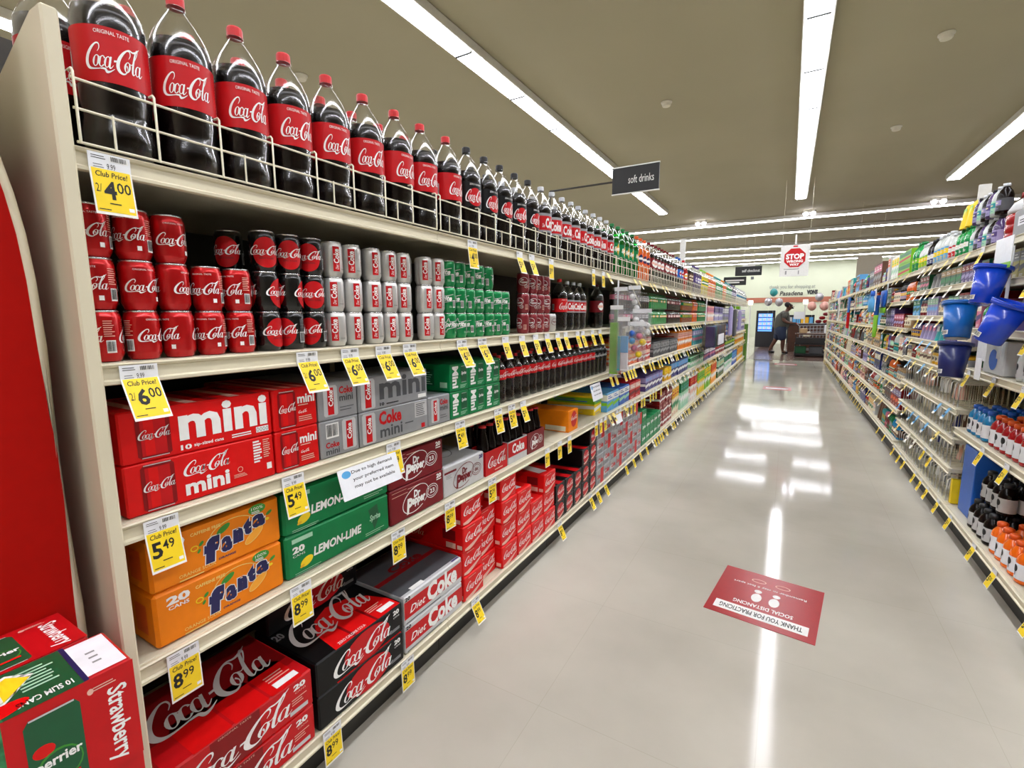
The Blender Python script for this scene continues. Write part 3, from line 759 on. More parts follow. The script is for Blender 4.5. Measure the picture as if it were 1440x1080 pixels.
# end panel with a sloping top
ep = MB(); prof = [(-1.0, 0.), (-1.0, H + .455), (-1.01, H + .462), (-1.03, H + .462), (-1.20, H + .405), (-1.40, H + .33), (-1.6, H + .32), (-1.95, H + .32), (-2.12, H + .32), (-2.12, 0.)]
ep.extrude_y(prof, .324, .342, 'beige'); part(ep, 'end_panel', gon)
tr = MB(); tr.box(-1.004, -.985, .322, .344, .002, H + .462, 'beige', .003); part(tr, 'end_trim', gon)
bk = MB(); bk.box(XB - .02, XB + .0, GY0, GY1, .1, H + .62, 'dark_back'); part(bk, 'back_panel', gon)
for i in range(len(secs) - 1):
    a, b = secs[i] + .001, secs[i + 1] - .001
    for lv in (1, 2, 3, 4):
        z = DK[lv]
        s = MB(); s.box(XB, -1.012, a, b, z - .022, z, 'beige_shelf', .002); sh = part(s, 'shelf', gon)
        r = MB(); r.extrude_y(rail_prof(-.998, z), a, b, 'beige'); part(r, 'price_rail', sh)
    s = MB(); s.box(XB, -1.008, a, b, DK[5] - .03, DK[5], 'beige_shelf', .002); sh = part(s, 'base_deck', gon)
    r = MB(); r.extrude_y(rail_prof(-.994, DK[5]), a, b, 'beige'); part(r, 'price_rail', sh)
    k = MB(); k.box(-1.06, -1.045, a, b, 0.002, DK[5] - .03, 'kick'); part(k, 'kick_plate', gon)
    u = MB(); u.box(XB + .0005, XB + .02, b - .012, b + .012, .1, H + .6, 'beige_shelf'); part(u, 'upright', gon)
# far side of the run: its top deck, so the run has its real depth
s = MB(); s.box(-2.12, XB - .021, GY0, GY1, H + .25, H + .272, 'beige_shelf', .002); s.box(-2.12, -2.1, GY0, GY1, 0.002, H + .25, 'beige_shelf'); part(s, 'far_side', gon)

# wire fences along the top shelf
def fence(i, a, b):
    f = MB(); x = -.9985; z0 = DK[1] + .004; r = .0022
    f.tube([(x, a, z0 + .002), (x, b, z0 + .002)], r, 'wire'); f.tube([(x, a, z0 + .053), (x, b, z0 + .053)], r, 'wire'); f.tube([(x, a, z0 + .098), (x, b, z0 + .098)], r, 'wire')
    n = 8; st = (b - a - .008) / n
    for k in range(n + 1):
        y = a + .004 + k * st
        f.tube([(x + .002, y, z0), (x + .002, y, z0 + .108), (x - .002, y, z0 + .112), (x - .014, y, z0 + .112)], r, 'wire', 6)
        if k < n and (k % 2 == 0 or i > 0) : f.tube([(x + .002, y + st * .42, z0), (x + .002, y + st * .42, z0 + .056)], r * .9, 'wire', 6)
    tag(link('wire_fence', f.mesh('wire_fence'), None), f'cream wire fence holding back the top-shelf bottles, {nth(i + 1)} bay from the beige end panel', 'wire fence', 'wire fences on the top shelf')
for i in range(len(secs) - 1): fence(i, secs[i] + .006, secs[i + 1] - .006)

# ------------------------------------------------------------------ product kinds
bottle_kind('b_red', art_cola_label(), 'red', 'cap_red', 'cola')
bottle_kind('b_zero', art_cola_label(disc='red'), 'black', 'cap_black', 'cola')
bottle_kind('b_diet', art_diet_label, 'silver', 'cap_white', 'cola')
bottle_kind('b_lime', art_sprite_label, 'green', 'cap_green', 'cola_g', 'pet_green', fill=.25)
bottle_kind('b_orange', art_plain(('navy', 'white')), 'orange_d', 'orange_d', 'cola_o', fill=.25)
far = [('b_maroon', ('white', 'rose'), 'maroon', 'maroon', 'cola'), ('b_rootdark', ('cream', 'brown'), 'brown', 'cap_white', 'cola'), ('b_bluelab', ('white', 'red'), 'blue', 'blue', 'cola'), ('b_redlab', ('white', 'gold'), 'red', 'cap_red', 'cola_red'),
       ('b_purple', ('white', 'lilac'), 'purple', 'purple', 'cola_p'), ('b_yellow', ('green', 'white'), 'yellow', 'lime', 'cola_y'), ('b_peach', ('white', 'gold'), 'orange_d', 'orange', 'cola_o'), ('b_teal', ('white', 'mint'), 'green', 'teal', 'cola_g'), ('b_white', ('green', 'blue'), 'white', 'cap_white', 'cola_w')]
for n, c, lm, cp, lq in far: bottle_kind(n, art_plain(c), lm, cp, lq, seg=16, simple=True)
for n, c, lm, cp, lq in [('s_cola', None, 'red', 'cap_red', 'cola'), ('s_zero', None, 'black', 'cap_black', 'cola')]:
    bottle_kind(n, (lambda h, r: (Art().logo(-.026, h * .2, .028, h * .8, 'white', 1).logo(-.026 + pi * r, h * .2, .028 + pi * r, h * .8, 'white', 1))), lm, cp, lq, h=.203, r=.0325, lab=(.165, .235), fill=.285, seg=18)
for n, c, lm, cp, lq in [('s_pink', ('white', 'rose'), 'pink', 'cap_white', 'cola'), ('s_silver', ('white', 'inkgrey'), 'silver', 'cap_white', 'cola'), ('s_green', ('gold', 'white'), 'green', 'cap_green', 'cola_g'), ('s_maroon', ('white', 'rose'), 'maroon', 'maroon', 'cola'), ('s_ginger', ('gold', 'green'), 'green', 'cap_green', 'cola_am'), ('s_orange', ('navy', 'white'), 'orange_d', 'orange_d', 'cola_o')]:
    bottle_kind(n, art_plain(c), lm, cp, lq, h=.135, r=.03, lab=(.14, .22), fill=.285, seg=14, simple=True)
can_kind('c_red', 'can_red', a_red); can_kind('c_zero', 'can_black', a_zero); can_kind('c_diet', 'can_silver', a_diet); can_kind('c_lime', 'can_green', a_sprite); can_kind('c_drp', 'can_maroon', a_drp); can_kind('c_drw', 'can_silver', a_drw)

# ------------------------------------------------------------------ top shelf bottles
BZ = DK[1] + .001
def top_row(kind, ys, words, cap, x=-1.076, back=(), group='bottles on the top shelf'):
    ys = [y * 1.012 for y in ys]
    for i, y in enumerate(ys):
        where = f'{nth(i + 1)} in the front row'
        place(kind, 'soda_bottle', f'{words}, {where}, top shelf', 'bottle', (x + random.uniform(-.004, .004), y, BZ), R(random.uniform(-24, 0)) if kind != 'b_diet' else R(random.uniform(-60, 10)), group)
    for i, (y, xx) in enumerate(back):
        place(kind, 'soda_bottle', f'{words}, {nth(i + 1)} in the row behind, only {cap} cap and neck showing', 'bottle', (xx, y, BZ), R(random.uniform(-60, 60)), group)
top_row('b_red', [.438, .552, .667, .783, .902, 1.023, 1.143, 1.262, 1.39], 'big red-labelled cola bottle', 'red', back=[(.405, -1.198), (.525, -1.198), (.638, -1.195), (.752, -1.195), (.868, -1.195), (.985, -1.195), (1.1, -1.195), (1.21, -1.195), (1.33, -1.195)])
top_row('b_zero', [1.51, 1.63, 1.748, 1.875, 1.995], 'big black-labelled cola bottle', 'black', back=[(1.49, -1.195), (1.61, -1.195), (1.73, -1.195), (1.85, -1.195)])
top_row('b_diet', [2.125, 2.242, 2.365, 2.48, 2.593, 2.705, 2.82, 2.94, 3.06], 'big silver-labelled cola bottle', 'white', back=[(1.98, -1.195), (2.1, -1.195), (2.3, -1.195), (2.45, -1.195), (2.56, -1.195)])
top_row('b_lime', [3.18, 3.3, 3.418, 3.535, 3.65], 'big green lemon-lime bottle', 'green', back=[(3.25, -1.195), (3.38, -1.195), (3.5, -1.195)])
top_row('b_orange', [3.77, 3.89, 4.01], 'big orange soda bottle', 'orange')
# a back-row bottle, seen over the sloping top of the end panel
place('b_red', 'soda_bottle', 'red-capped cola bottle at the back, peeking over the sloping end panel', 'bottle', (-1.37, .446, BZ), R(-20))
zones = [(4.13, 5.3, 'b_maroon', 'dark soda bottle with maroon label'), (5.3, 5.62, 'b_bluelab', 'dark soda bottle with blue label'), (5.66, 5.9, 'b_redlab', 'red soda bottle with red label'), (5.92, 6.25, 'b_rootdark', 'dark soda bottle with brown label'), (6.28, 6.85, 'b_purple', 'purple soda bottle'), (6.9, 7.4, 'b_yellow', 'yellow soda bottle'), (7.45, 8.2, 'b_peach', 'bright orange soda bottle'), (8.25, 9.1, 'b_teal', 'teal-capped green soda bottle'), (9.15, 9.7, 'b_peach', 'orange bottle beyond the teal-capped ones'), (9.75, 10.6, 'b_teal', 'green bottle beyond the second orange block'), (10.65, 11.6, 'b_purple', 'purple bottle near the far end'), (11.65, 14.35, 'b_white', 'clear water bottle')]
for a, b, k, w in zones:
    n = max(1, int((b - a) / .121))
    for i in range(n): place(k, 'soda_bottle', f'{w}, {nth(i + 1)} in its top-shelf block', 'bottle', (-1.074, a + .06 + i * .121, BZ), R(random.uniform(-40, 0)), 'far bottles on the top shelf')

# ------------------------------------------------------------------ second shelf cans
CZ = DK[2] + .001
COLS = [('c_red', [.3765, .438, .4985, .562, .626], [3, 3, 3, 2, 2], 'red cola can', 'red can stack from the end panel', [[-28, 5, 25], [-95, 60, 10], [150, 100, 55], [15, 12, 0], [-15, -18, 0]]),
        ('c_zero', [.694, .757, .82], [3, 3, 3], 'black cola can', 'black can stack', [[70, 95, 35], [-25, 110, 25], [-12, 25, 2]]),
        ('c_diet', [.885, .948, 1.024, 1.09, 1.152, 1.205, 1.257, 1.32], [3] * 8, 'silver cola can', 'silver can stack', None),
        ('c_lime', [1.386, 1.448, 1.51, 1.572, 1.64, 1.706, 1.77], [3, 3, 3, 3, 3, 2, 2], 'green lemon-lime can', 'green can stack', None),
        ('c_drp', [1.945, 2.03, 2.104, 2.17], [3, 3, 3, 3], 'maroon soda can', 'maroon can stack', None)]
LV = {1: ('bottom', 'only'), 2: ('bottom', 'top'), 3: ('bottom', 'middle', 'top')}
for k, ys, ns, w, st, rots in COLS:
    for i, (y, n) in enumerate(zip(ys, ns)):
        for j in range(n):
            rz = rots[i][j] if rots else (random.uniform(-42, -12) if k == 'c_diet' else random.uniform(-105, -15))
            x = -1.032 - CAN_R - (.045 if k == 'c_diet' and i == 5 else 0) - random.uniform(0, .004)
            place(k, 'soda_can', f'{w}, {LV[n][j]} of the {nth(i + 1)} {st}, second shelf', 'can', (x, y, CZ + j * (CAN_H - .0008)), R(rz), 'cans on the second shelf')
for j in range(2): place('c_drp', 'soda_can', f'maroon soda can set back in shade beside the green cans, {LV[2][j]} one', 'can', (-1.15, 1.86, CZ + j * (CAN_H - .0008)), R(40), 'cans on the second shelf')
place('c_drw', 'soda_can', 'single white soda can beside the maroon can stacks, second shelf', 'can', (-1.062, 2.238, CZ), R(10))
for j in range(3): place('c_zero', 'soda_can', f'black cola can one row back beside the short red stacks, {LV[3][j]} one', 'can', (-1.125, .652, CZ + j * (CAN_H - .0008)), R(-10 + 8 * j), 'cans on the second shelf')
for i, (k, x, y, s, lab) in enumerate([('b_red', -1.075, 2.375, .8, 'red-capped cola bottle beside the maroon cans, second shelf'), ('b_diet', -1.075, 2.475, .78, 'silver-labelled bottle right next to the red-capped one, second shelf'), ('b_diet', -1.075, 2.565, .78, 'silver-labelled bottle, middle of three on the second shelf'), ('b_diet', -1.075, 2.655, .78, 'silver-labelled bottle, last of three on the second shelf'), ('b_zero', -1.2, 2.76, .8, 'black cola bottle standing back in shade on the second shelf'), ('b_maroon', -1.09, 2.99, .82, 'maroon-labelled bottle just before the hanging bag strip, second shelf')]):
    place(k, 'soda_bottle', lab, 'bottle', (x, y, CZ), R(-25), None, s)
# small upright bottles in two tiers further on
def tiers(y0, y1, kind, words, x=-1.07, gap=.064, tiers_=2, z=None, grp='small bottles on the second shelf'):
    n = int((y1 - y0) / gap)
    for i in range(n):
        for j in range(tiers_):
            place(kind, 'small_soda_bottle', f'{words}, {nth(i + 1)} in its block, {("lower", "upper")[j]} tier, second shelf', 'bottle', (x, y0 + gap * (i + .5), (z or CZ) + j * .1365), R(random.uniform(-40, 20)), grp)
tiers(3.25, 3.7, 's_pink', 'dark little bottle with pink label'); tiers(3.72, 4.2, 's_silver', 'dark little bottle with silver label'); tiers(4.22, 4.86, 's_green', 'little green bottle')
tiers(4.9, 5.6, 's_maroon', 'dark little bottle with maroon label'); tiers(5.65, 6.3, 's_ginger', 'little amber bottle with green label'); tiers(6.35, 6.7, 's_orange', 'little orange bottle'); tiers(6.75, 7.4, 's_green', 'little green bottle past the orange ones')

# ------------------------------------------------------------------ third shelf
Z3 = DK[3] + .001; mh = .0985
carton_kind('m_big', .292, .2, mh, 'red_bright', f_mini_big, t_mini); carton_kind('m_low', .292, .2, mh, 'red_bright', f_mini_low); carton_kind('m_end', .118, .29, mh, 'red_bright', f_mini_end, t_mini)
carton_kind('d_end', .127, .29, mh, 'silver', f_dmini_end); carton_kind('d_bar', .127, .29, mh, 'silver', f_dmini_bar); carton_kind('d_big', .293, .2, mh, 'silver', f_dmini_big); carton_kind('d_low', .293, .2, mh, 'silver', f_dmini_low)
carton_kind('d_one', .118, .29, mh, 'silver', f_dmini_end); carton_kind('s_end', .111, .29, mh, 'green', f_smini, None, l_smini)
XF = -1.022
def box(kind, name, label, y, z, x=XF, rot=0., cat='carton', group=None, scale=None): return place(kind, name, label, cat, (x, y, z), rot, group, scale)
G3 = 'mini can cartons on the third shelf'
box('m_low', 'soda_carton', 'wide red mini-can carton with a nutrition panel, bottom left of third shelf', .366, Z3, group=G3); box('m_big', 'soda_carton', 'wide red carton with the huge white word mini, atop another', .366, Z3 + mh + .001, group=G3)
box('m_end', 'soda_carton', 'narrow red mini carton end, lower of two beside the silver cartons', .663, Z3, group=G3); box('m_end', 'soda_carton', 'narrow red mini carton end, upper of two beside the silver cartons', .663, Z3 + mh + .001, group=G3)
box('d_bar', 'soda_carton', 'silver mini carton end with a white barcode, third shelf', .786, Z3, group=G3); box('d_end', 'soda_carton', 'silver mini carton end sitting on the barcoded one', .786, Z3 + mh + .001, group=G3)
box('d_low', 'soda_carton', 'wide silver mini carton with red lettering, lower one', .917, Z3, group=G3); box('d_big', 'soda_carton', 'wide silver carton with the huge grey word mini', .917, Z3 + mh + .001, group=G3)
box('d_one', 'soda_carton', 'single silver mini carton end beside the green mini cartons', 1.213, Z3, group=G3)
for i in range(3):
    for j in range(2): box('s_end', 'soda_carton', f'green mini carton with sideways lettering, {("lower", "upper")[j]} of the {nth(i + 1)} stack', 1.336 + .1125 * i, Z3 + j * (mh + .001), group='green mini cartons')
n = 19
for i in range(n):
    k = 's_cola' if i < 16 else 's_zero'; y = 1.72 + i * .0725
    place(k, 'small_soda_bottle', (f'small red-labelled cola bottle, {nth(i + 1)} in the front row of the third shelf' if i < 16 else f'small black-labelled cola bottle, {nth(i - 15)} after the red ones, third shelf'), 'bottle', (-1.058, y, Z3), R(random.uniform(-45, 5)), 'small bottles on the third shelf')
for i in range(10):
    place('s_cola', 'small_soda_bottle', f'small cola bottle in the second row, {nth(i + 1)} from the green mini cartons, third shelf', 'bottle', (-1.135, 1.74 + i * .0725, Z3), R(random.uniform(-45, 5)), 'small bottles on the third shelf')

# generic cartons for the far stretch
GEN = {}
def gen_box(w, d, h, base, c):
    k = ('gb', w, d, h, base, c)
    if k not in PROTO: carton_kind(k, w, d, h, base, f_generic(*c), None, f_generic(*c) if d < .35 else None, c=.002)
    return k
def run_boxes(y0, y1, z, spec, shelf, x=XF, rnd=None, side='left', rot=0.):
    """spec: list of (until y, base, colours, width, height, stack, words)"""
    y = y0
    for (yu, base, c, w, h, st, words) in spec:
        i = 0
        while y + w <= yu + .001:
            i += 1
            for j in range(st):
                k = gen_box(w - .004, .3, h, base, c)
                lv = f'{LV.get(st, ("",))[j]} of the {nth(i)} stack' if st in (2, 3) else f'{nth(i)} in its block'
                if st > 3: lv = f'{nth(j + 1)} up in the {nth(i)} stack'
                place(k, 'drink_carton', f'{words}, {lv}, {shelf} left shelf', 'carton', (x - random.uniform(0, .01), y, z + j * (h + .001)), rot, f'{words} block')
            y += w
        y = max(y, yu) + .01
run_boxes(3.42, 14.3, Z3, [(3.8, 'orange_d', ('orange_lt', 'white', 'cream'), .125, .088, 2, 'little orange carton'), (4.3, 'red', ('rose', 'white', 'cream'), .125, .095, 2, 'little red carton'), (5.4, 'greyd', ('grey', 'silver', 'black'), .13, .13, 1, 'charcoal carton'), (6.3, 'orange', ('rose', 'white', 'red'), .12, .2, 1, 'peach upright carton'), (7.2, 'teal', ('lilac', 'pink', 'white'), .16, .2, 1, 'teal and pink carton'), (8.5, 'green', ('mint', 'white', 'cream'), .16, .2, 1, 'green upright carton'), (10., 'maroon', ('rose', 'white', 'cream'), .2, .2, 1, 'maroon upright carton'), (11.5, 'blue', ('blue_lt', 'white', 'cream'), .2, .2, 1, 'blue upright carton'), (14.3, 'lilac', ('white', 'purple', 'cream'), .22, .2, 1, 'lilac upright carton')], 'third')

# ------------------------------------------------------------------ fourth shelf
Z4 = DK[4] + .001; bh = .1125
carton_kind('f20', .272, .39, bh, 'orange', f_fanta, None, l_fanta, c=.006); carton_kind('l20', .348, .3, bh, 'green', f_lime, c=.006); carton_kind('p20', .262, .39, bh, 'maroon', f_drp, c=.004); carton_kind('w20', .255, .39, bh, 'silver_light', f_drw, t_drw, c=.004)
G4 = 'twenty-can cartons on the fourth shelf'
for j in range(2):
    ud = ('lower', 'upper')[j]
    box('f20', 'soda_carton', f'orange soda carton with navy lettering, {ud} of two by the end panel', .388, Z4 + j * (bh + .001), group=G4)
    box('l20', 'soda_carton', f'green lemon-lime carton, {ud} of two between orange and maroon cartons', .668, Z4 + j * (bh + .001), group=G4)
    box('p20', 'soda_carton', f'maroon carton with white oval lettering, {ud} of two', 1.021, Z4 + j * (bh + .001), group=G4)
box('w20', 'soda_carton', 'white carton with maroon oval lettering, beside the maroon cartons', 1.288, Z4, group=G4)
# six-bottle carriers with glass bottles inside
def carrier_kind(kind, base, art):
    w, d, h = .172, .13, .1
    b = MB(); t = .0025
    b.box(-d, 0, 0, w, 0, .004, base)
    for x0, x1 in ((-d, -d + t), (-t, 0)): b.box(x0, x1, 0, w, .004, h, base)
    for y0, y1 in ((0, t), (w - t, w)): b.box(-d + t, -t, y0, y1, .004, h, base)
    b.box(-d / 2 - t, -d / 2 + t, t, w - t, .004, h + .012, base)
    a = Art(); art(a, w, h); b.art(a, (0, 0, 0), (0, 1, 0), (0, 0, 1))
    hd = MB(); hd.box(-d / 2 - t, -d / 2 + t, w * .28, w * .72, h + .0125, h + .045, base, .002)
    PROTO[kind] = [('carrier_tray', b.mesh('carrier_tray'), None), ('carry_handle', hd.mesh('carry_handle'), None)]
carrier_kind('k_red', 'red', lambda a, w, h: a.logo(w * .1, h * .25, w * .92, h * .85, 'white', 1).lines(w * .4, h * .1, w * .9, h * .18, 1, 'rose', 1, .5))
carrier_kind('k_diet', 'silver_light', lambda a, w, h: a.rect(0, h * .3, w, h * .95, 'red', 0).text('Coke', w * .2, h * .4, w * .85, h * .85, 'white', 1, .04))
carrier_kind('k_drp', 'maroon', lambda a, w, h: drp_mark(a, w * .15, h * .15, w * .9, h * .85, 'white'))
gb = MB(); gb.lathe([(.023, 0), (.0262, .003), (.0262, .1), (.025, .12), (.019, .15), (.0135, .17), (.013, .19)], 16, 'cola', cap1=False)
gc = MB(); gc.lathe([(.0155, .189), (.0155, .194), (.0135, .198)], 16, 'cap_red')
PROTO['glass'] = [('glass_body', gb.mesh('glass_body'), None), ('crown_cap', gc.mesh('crown_cap'), None)]
for i, (k, y, w) in enumerate((('k_red', 1.556, 'red'), ('k_diet', 1.736, 'silver and red'), ('k_drp', 1.917, 'maroon'))):
    box(k, 'bottle_carrier', f'{w} cardboard six-bottle carrier on the fourth shelf', y, Z4, cat='carrier', group='six-bottle carriers')
    for a in range(3):
        for b in range(2):
            place('glass', 'glass_soda_bottle', f'glass cola bottle in the {w} carrier, {("front", "back")[b]} row, {("nearest", "middle", "farthest")[a]} of three', 'bottle', (XF - .034 - .062 * b, y + .031 + .055 * a, Z4 + .005), 0, 'glass bottles in carriers')
carton_kind('o12', .135, .36, .122, 'orange', lambda a, w, h: a.ell(w * .55, h * .55, w * .3, h * .38, 'red', 0).logo(w * .25, h * .5, w * .88, h * .75, 'white', 1), None, lambda a, d, h: a.rect(d * .6, h * .05, d * .95, h * .28, 'cream', 0))
box('o12', 'soda_carton', 'lone orange carton with a red disc on the nearly empty fourth shelf', 2.40, Z4)
run_boxes(3.05, 14.3, Z4, [(3.32, 'blue_lt', ('white', 'lime', 'blue'), .13, .13, 1, 'light blue box'), (3.6, 'blue', ('white', 'mint', 'blue_d'), .13, .13, 1, 'deeper blue box'), (4.05, 'red', ('rose', 'maroon', 'white'), .15, .13, 1, 'red box'), (4.8, 'purple', ('lilac', 'white', 'blue_lt'), .125, .13, 1, 'purple box'), (5.1, 'gold', ('yellow', 'white', 'orange'), .14, .13, 1, 'golden box'), (6.2, 'blue_d', ('blue_lt', 'white', 'lilac'), .16, .16, 1, 'navy box'), (7.3, 'mint', ('green', 'white', 'grey'), .18, .13, 1, 'pale green crate'), (8.6, 'purple', ('white', 'pink', 'lilac'), .18, .17, 1, 'purple box beyond the green crates'), (10., 'red_deep', ('red', 'white', 'cream'), .2, .17, 1, 'dark red box'), (12., 'green_dark', ('lime', 'white', 'gold'), .2, .16, 1, 'dark green box'), (14.3, 'gold', ('white', 'orange', 'yellow'), .22, .18, 1, 'amber box')], 'fourth')
yb = gen_box(.13, .34, .125, 'yellow', ('lime', 'white', 'blue'))
place(yb, 'drink_carton', 'yellow-sided box at the near end of the light blue boxes', 'carton', (-1.06, 2.91, Z4), 0)

# ------------------------------------------------------------------ bottom shelf
Z5 = DK[5] + .001; hb = .098
carton_kind('c20', .334, .268, hb, 'red', f_cola20, t_cola20, c=.004); carton_kind('z20', .32, .268, hb, 'black', f_zero20, t_zero20, c=.004); carton_kind('d20', .31, .268, hb, 'silver_light', f_diet20, t_diet20, c=.004)
carton_kind('r12', .132, .38, .1, 'red_bright', f_red12, t_red12, l_red12, c=.004); carton_kind('z12', .12, .38, .1, 'black', f_zero12, t_zero12, None, c=.004)
carton_kind('s12', .13, .38, .1, 'silver', f_silver12, c=.003); carton_kind('s12b', .13, .38, .1, 'silver', f_silver12b, c=.003); carton_kind('g12', .132, .38, .1, 'green', lambda a, w, h: a.text('Sprite', w * .15, h * .35, w * .88, h * .7, 'white', 1, .04, .3))
G5 = 'cartons on the bottom shelf'
for j in range(2):
    ud = ('lower', 'upper')[j]
    box('c20', 'soda_carton', f'large red twenty-can carton, {ud} of two at the end panel, bottom shelf', .366, Z5 + j * (hb + .001), x=-1.0, group=G5)
    box('z20', 'soda_carton', f'large black twenty-can carton, {ud} of two, bottom shelf', .713, Z5 + j * (hb + .001), x=-1.0, group=G5)
    box('d20', 'soda_carton', f'large silver carton with red band, {ud} of two, bottom shelf', 1.046, Z5 + j * (hb + .001), x=-1.004, group=G5)
box('z20', 'soda_carton', 'black carton set back in shade behind the front black pair', .713, Z5 + 2 * (hb + .001) + .003, x=-1.2, group=G5)
r12 = [4, 3, 4, 4, 3, 4]
ry = [1.372, 1.513, 1.657, 1.796, 1.935, 2.03]
for i, (y, n) in enumerate([(1.372, 4), (1.512, 3), (1.652, 4), (1.79, 4), (1.926, 3), (2.062, 4)]):
    for j in range(n - (1 if i > 2 else 0)):
        place('r12', 'soda_carton', f'red twelve-can carton end, {nth(j + 1)} up in {nth(i + 1)} red stack, bottom shelf', 'carton', (-1.004 - (.03 if i == 1 else 0) - .006 * (j % 2), y, Z5 + j * .101), 0, 'red twelve-can cartons')
box('r12', 'soda_carton', 'red carton set back behind the second red stack, bottom shelf', 1.512, Z5 + 3 * .101, x=-1.09, group='red twelve-can cartons')
for i, n in enumerate((2, 2, 2, 3, 4)):
    for j in range(n):
        place('z12', 'soda_carton', f'black twelve-can carton end, {nth(j + 1)} up in the {nth(i + 1)} black stack, bottom shelf', 'carton', (-1.004, 2.2 + .123 * i, Z5 + j * .101), 0, 'black twelve-can cartons')
for i in range(8):
    for j in range(4 if i not in (7,) else 3):
        place('s12' if (i + j) % 3 else 's12b', 'soda_carton', f'silver twelve-can carton end, {nth(j + 1)} up in the {nth(i + 1)} silver stack, bottom shelf', 'carton', (-1.004, 2.825 + .134 * i, Z5 + j * .101), 0, 'silver twelve-can cartons')
for i in range(5):
    for j in range(2 if i else 3):
        place('g12', 'soda_carton', f'green twelve-can carton end, {nth(j + 1)} up in the {nth(i + 1)} green stack, bottom shelf', 'carton', (-1.004, 3.91 + .136 * i, Z5 + j * .101), 0, 'green twelve-can cartons')
run_boxes(4.62, 14.3, Z5, [(5.2, 'red_deep', ('maroon', 'white', 'rose'), .14, .115, 3, 'dark red carton'), (5.7, 'cream', ('gold', 'green', 'red'), .125, .34, 1, 'tall cream pack'), (6.3, 'mint', ('green', 'white', 'teal'), .125, .34, 1, 'tall mint pack'), (6.9, 'white', ('red', 'rose', 'orange'), .13, .34, 1, 'tall white and red pack'), (7.5, 'yellow', ('lime', 'white', 'green'), .14, .34, 1, 'tall yellow pack'), (8.2, 'lime', ('yellow', 'white', 'green'), .15, .34, 1, 'tall lime pack'), (9., 'orange_lt', ('orange_d', 'white', 'red'), .16, .33, 1, 'tall orange pack'), (10., 'green_dark', ('mint', 'white', 'gold'), .18, .33, 1, 'tall dark green pack'), (11.5, 'white', ('green', 'mint', 'teal'), .18, .33, 1, 'tall white and green pack'), (12.6, 'blue', ('blue_lt', 'white', 'purple'), .2, .3, 1, 'tall blue pack'), (14.3, 'gold', ('orange', 'white', 'yellow'), .22, .3, 1, 'tall amber pack')], 'bottom')
run_boxes(7.45, 14.3, CZ, [(8.2, 'rose', ('pink', 'white', 'brown'), .16, .22, 1, 'pink pack'), (9.3, 'lilac', ('purple', 'white', 'grey'), .18, .22, 1, 'lilac pack'), (10.5, 'grey', ('white', 'lilac', 'greyd'), .2, .22, 1, 'grey pack'), (12., 'cream', ('tan', 'white', 'purple'), .2, .22, 1, 'cream pack'), (14.3, 'lilac', ('white', 'mint', 'purple'), .22, .22, 1, 'pale lilac pack')], 'second')

# ------------------------------------------------------------------ price tags
def slip_mesh(name, big, small, pre='', tilt=0., ticket=True, w=.058, h=.075, fine=True):
    tk = MB(); a = Art(); a.rect(0, 0, w, .027, 'paper', 0).lines(.004, .018, w * .45, .025, 2, 'ink', 1, .3)
    if fine: a.bars(w * .5, .016, w * .94, .025).text('9.99', w * .42, .003, w * .62, .012, 'ink', 1).lines(.006, .004, w * .35, .012, 2, 'inkgrey', 1, .3)
    tk.art(a, (0, 0, -.027), (0, 1, 0), (0, 0, 1), .0003); tk.box(-.0006, 0, 0, w, -.027, 0, 'paper')
    sl = MB(); a = Art()
    a.rect(0, 0, w, h, 'white', 0).rect(w * .04, h * .06, w * .96, h * .99, 'yellow', 1)
    if fine: a.text('Club Price!', w * .12, h * .82, w * .88, h * .94, 'ink', 2, .015, .15)
    x = .1
    if pre: a.text(pre, w * .08, h * .48, w * .22, h * .66, 'ink', 2); x = .26
    a.text(big, w * x, h * .34, w * (x + .3), h * .74, 'ink', 2, .03); a.text(small, w * (x + .32), h * .5, w * (x + .66), h * .74, 'ink', 2, .01)
    if fine: a.lines(w * .35, h * .24, w * .75, h * .28, 1, 'ink', 2, .6).lines(w * .08, h * .1, w * .4, h * .14, 1, 'ink', 2, .5).rect(w * .8, h * .12, w * .93, h * .2, 'white', 2)
    c, s = cos(tilt), sin(tilt)
    # hangs from its top edge, foot swung out towards the aisle
    O = Vector((s * h, 0, -.024 - c * h)); V = Vector((-s, 0, c))
    sl.art(a, O, (0, 1, 0), V, .0003)
    N = Vector((c, 0, s)) * -.0006
    q = [O, O + Vector((0, w, 0)), O + Vector((0, w, 0)) + V * h, O + V * h]
    vs = q + [p + N for p in q]; sl.add(vs, [(0, 1, 2, 3), (7, 6, 5, 4), (0, 4, 5, 1), (1, 5, 6, 2), (2, 6, 7, 3), (3, 7, 4, 0)], 'white')
    if ticket: return [('shelf_ticket', tk.mesh('shelf_ticket'), 'white barcode ticket'), ('sale_slip', sl.mesh('sale_slip'), 'yellow sale slip')]
    for ff, mm, ss in zip(tk.f, tk.m, tk.sm): pass
    b = len(sl.v); sl.v += tk.v
    for ff, mm, ss in zip(tk.f, tk.m, tk.sm):
        sl.f.append(tuple(b + i for i in ff)); sl.m.append(sl.mi(tk.mn[mm])); sl.sm.append(ss)
    return [('price_tag', sl.mesh('price_tag'), None)]
PROTO['t400'] = slip_mesh('t', '4', '00', '2/', .12); PROTO['t600'] = slip_mesh('t', '6', '00', '2/', .5, h=.08); PROTO['t549'] = slip_mesh('t', '5', '49', '', .2); PROTO['t899'] = slip_mesh('t', '8', '99', '', .04); PROTO['t529'] = slip_mesh('t', '5', '29', '', .04)
PROTO['t899o'] = slip_mesh('t', '8', '99', '', .45, w=.052)
PROTO['far_y'] = slip_mesh('t', '5', '00', '', .35, False, .05, .07, False); PROTO['far_y2'] = slip_mesh('t', '3', '99', '', .05, False, .05, .07, False)
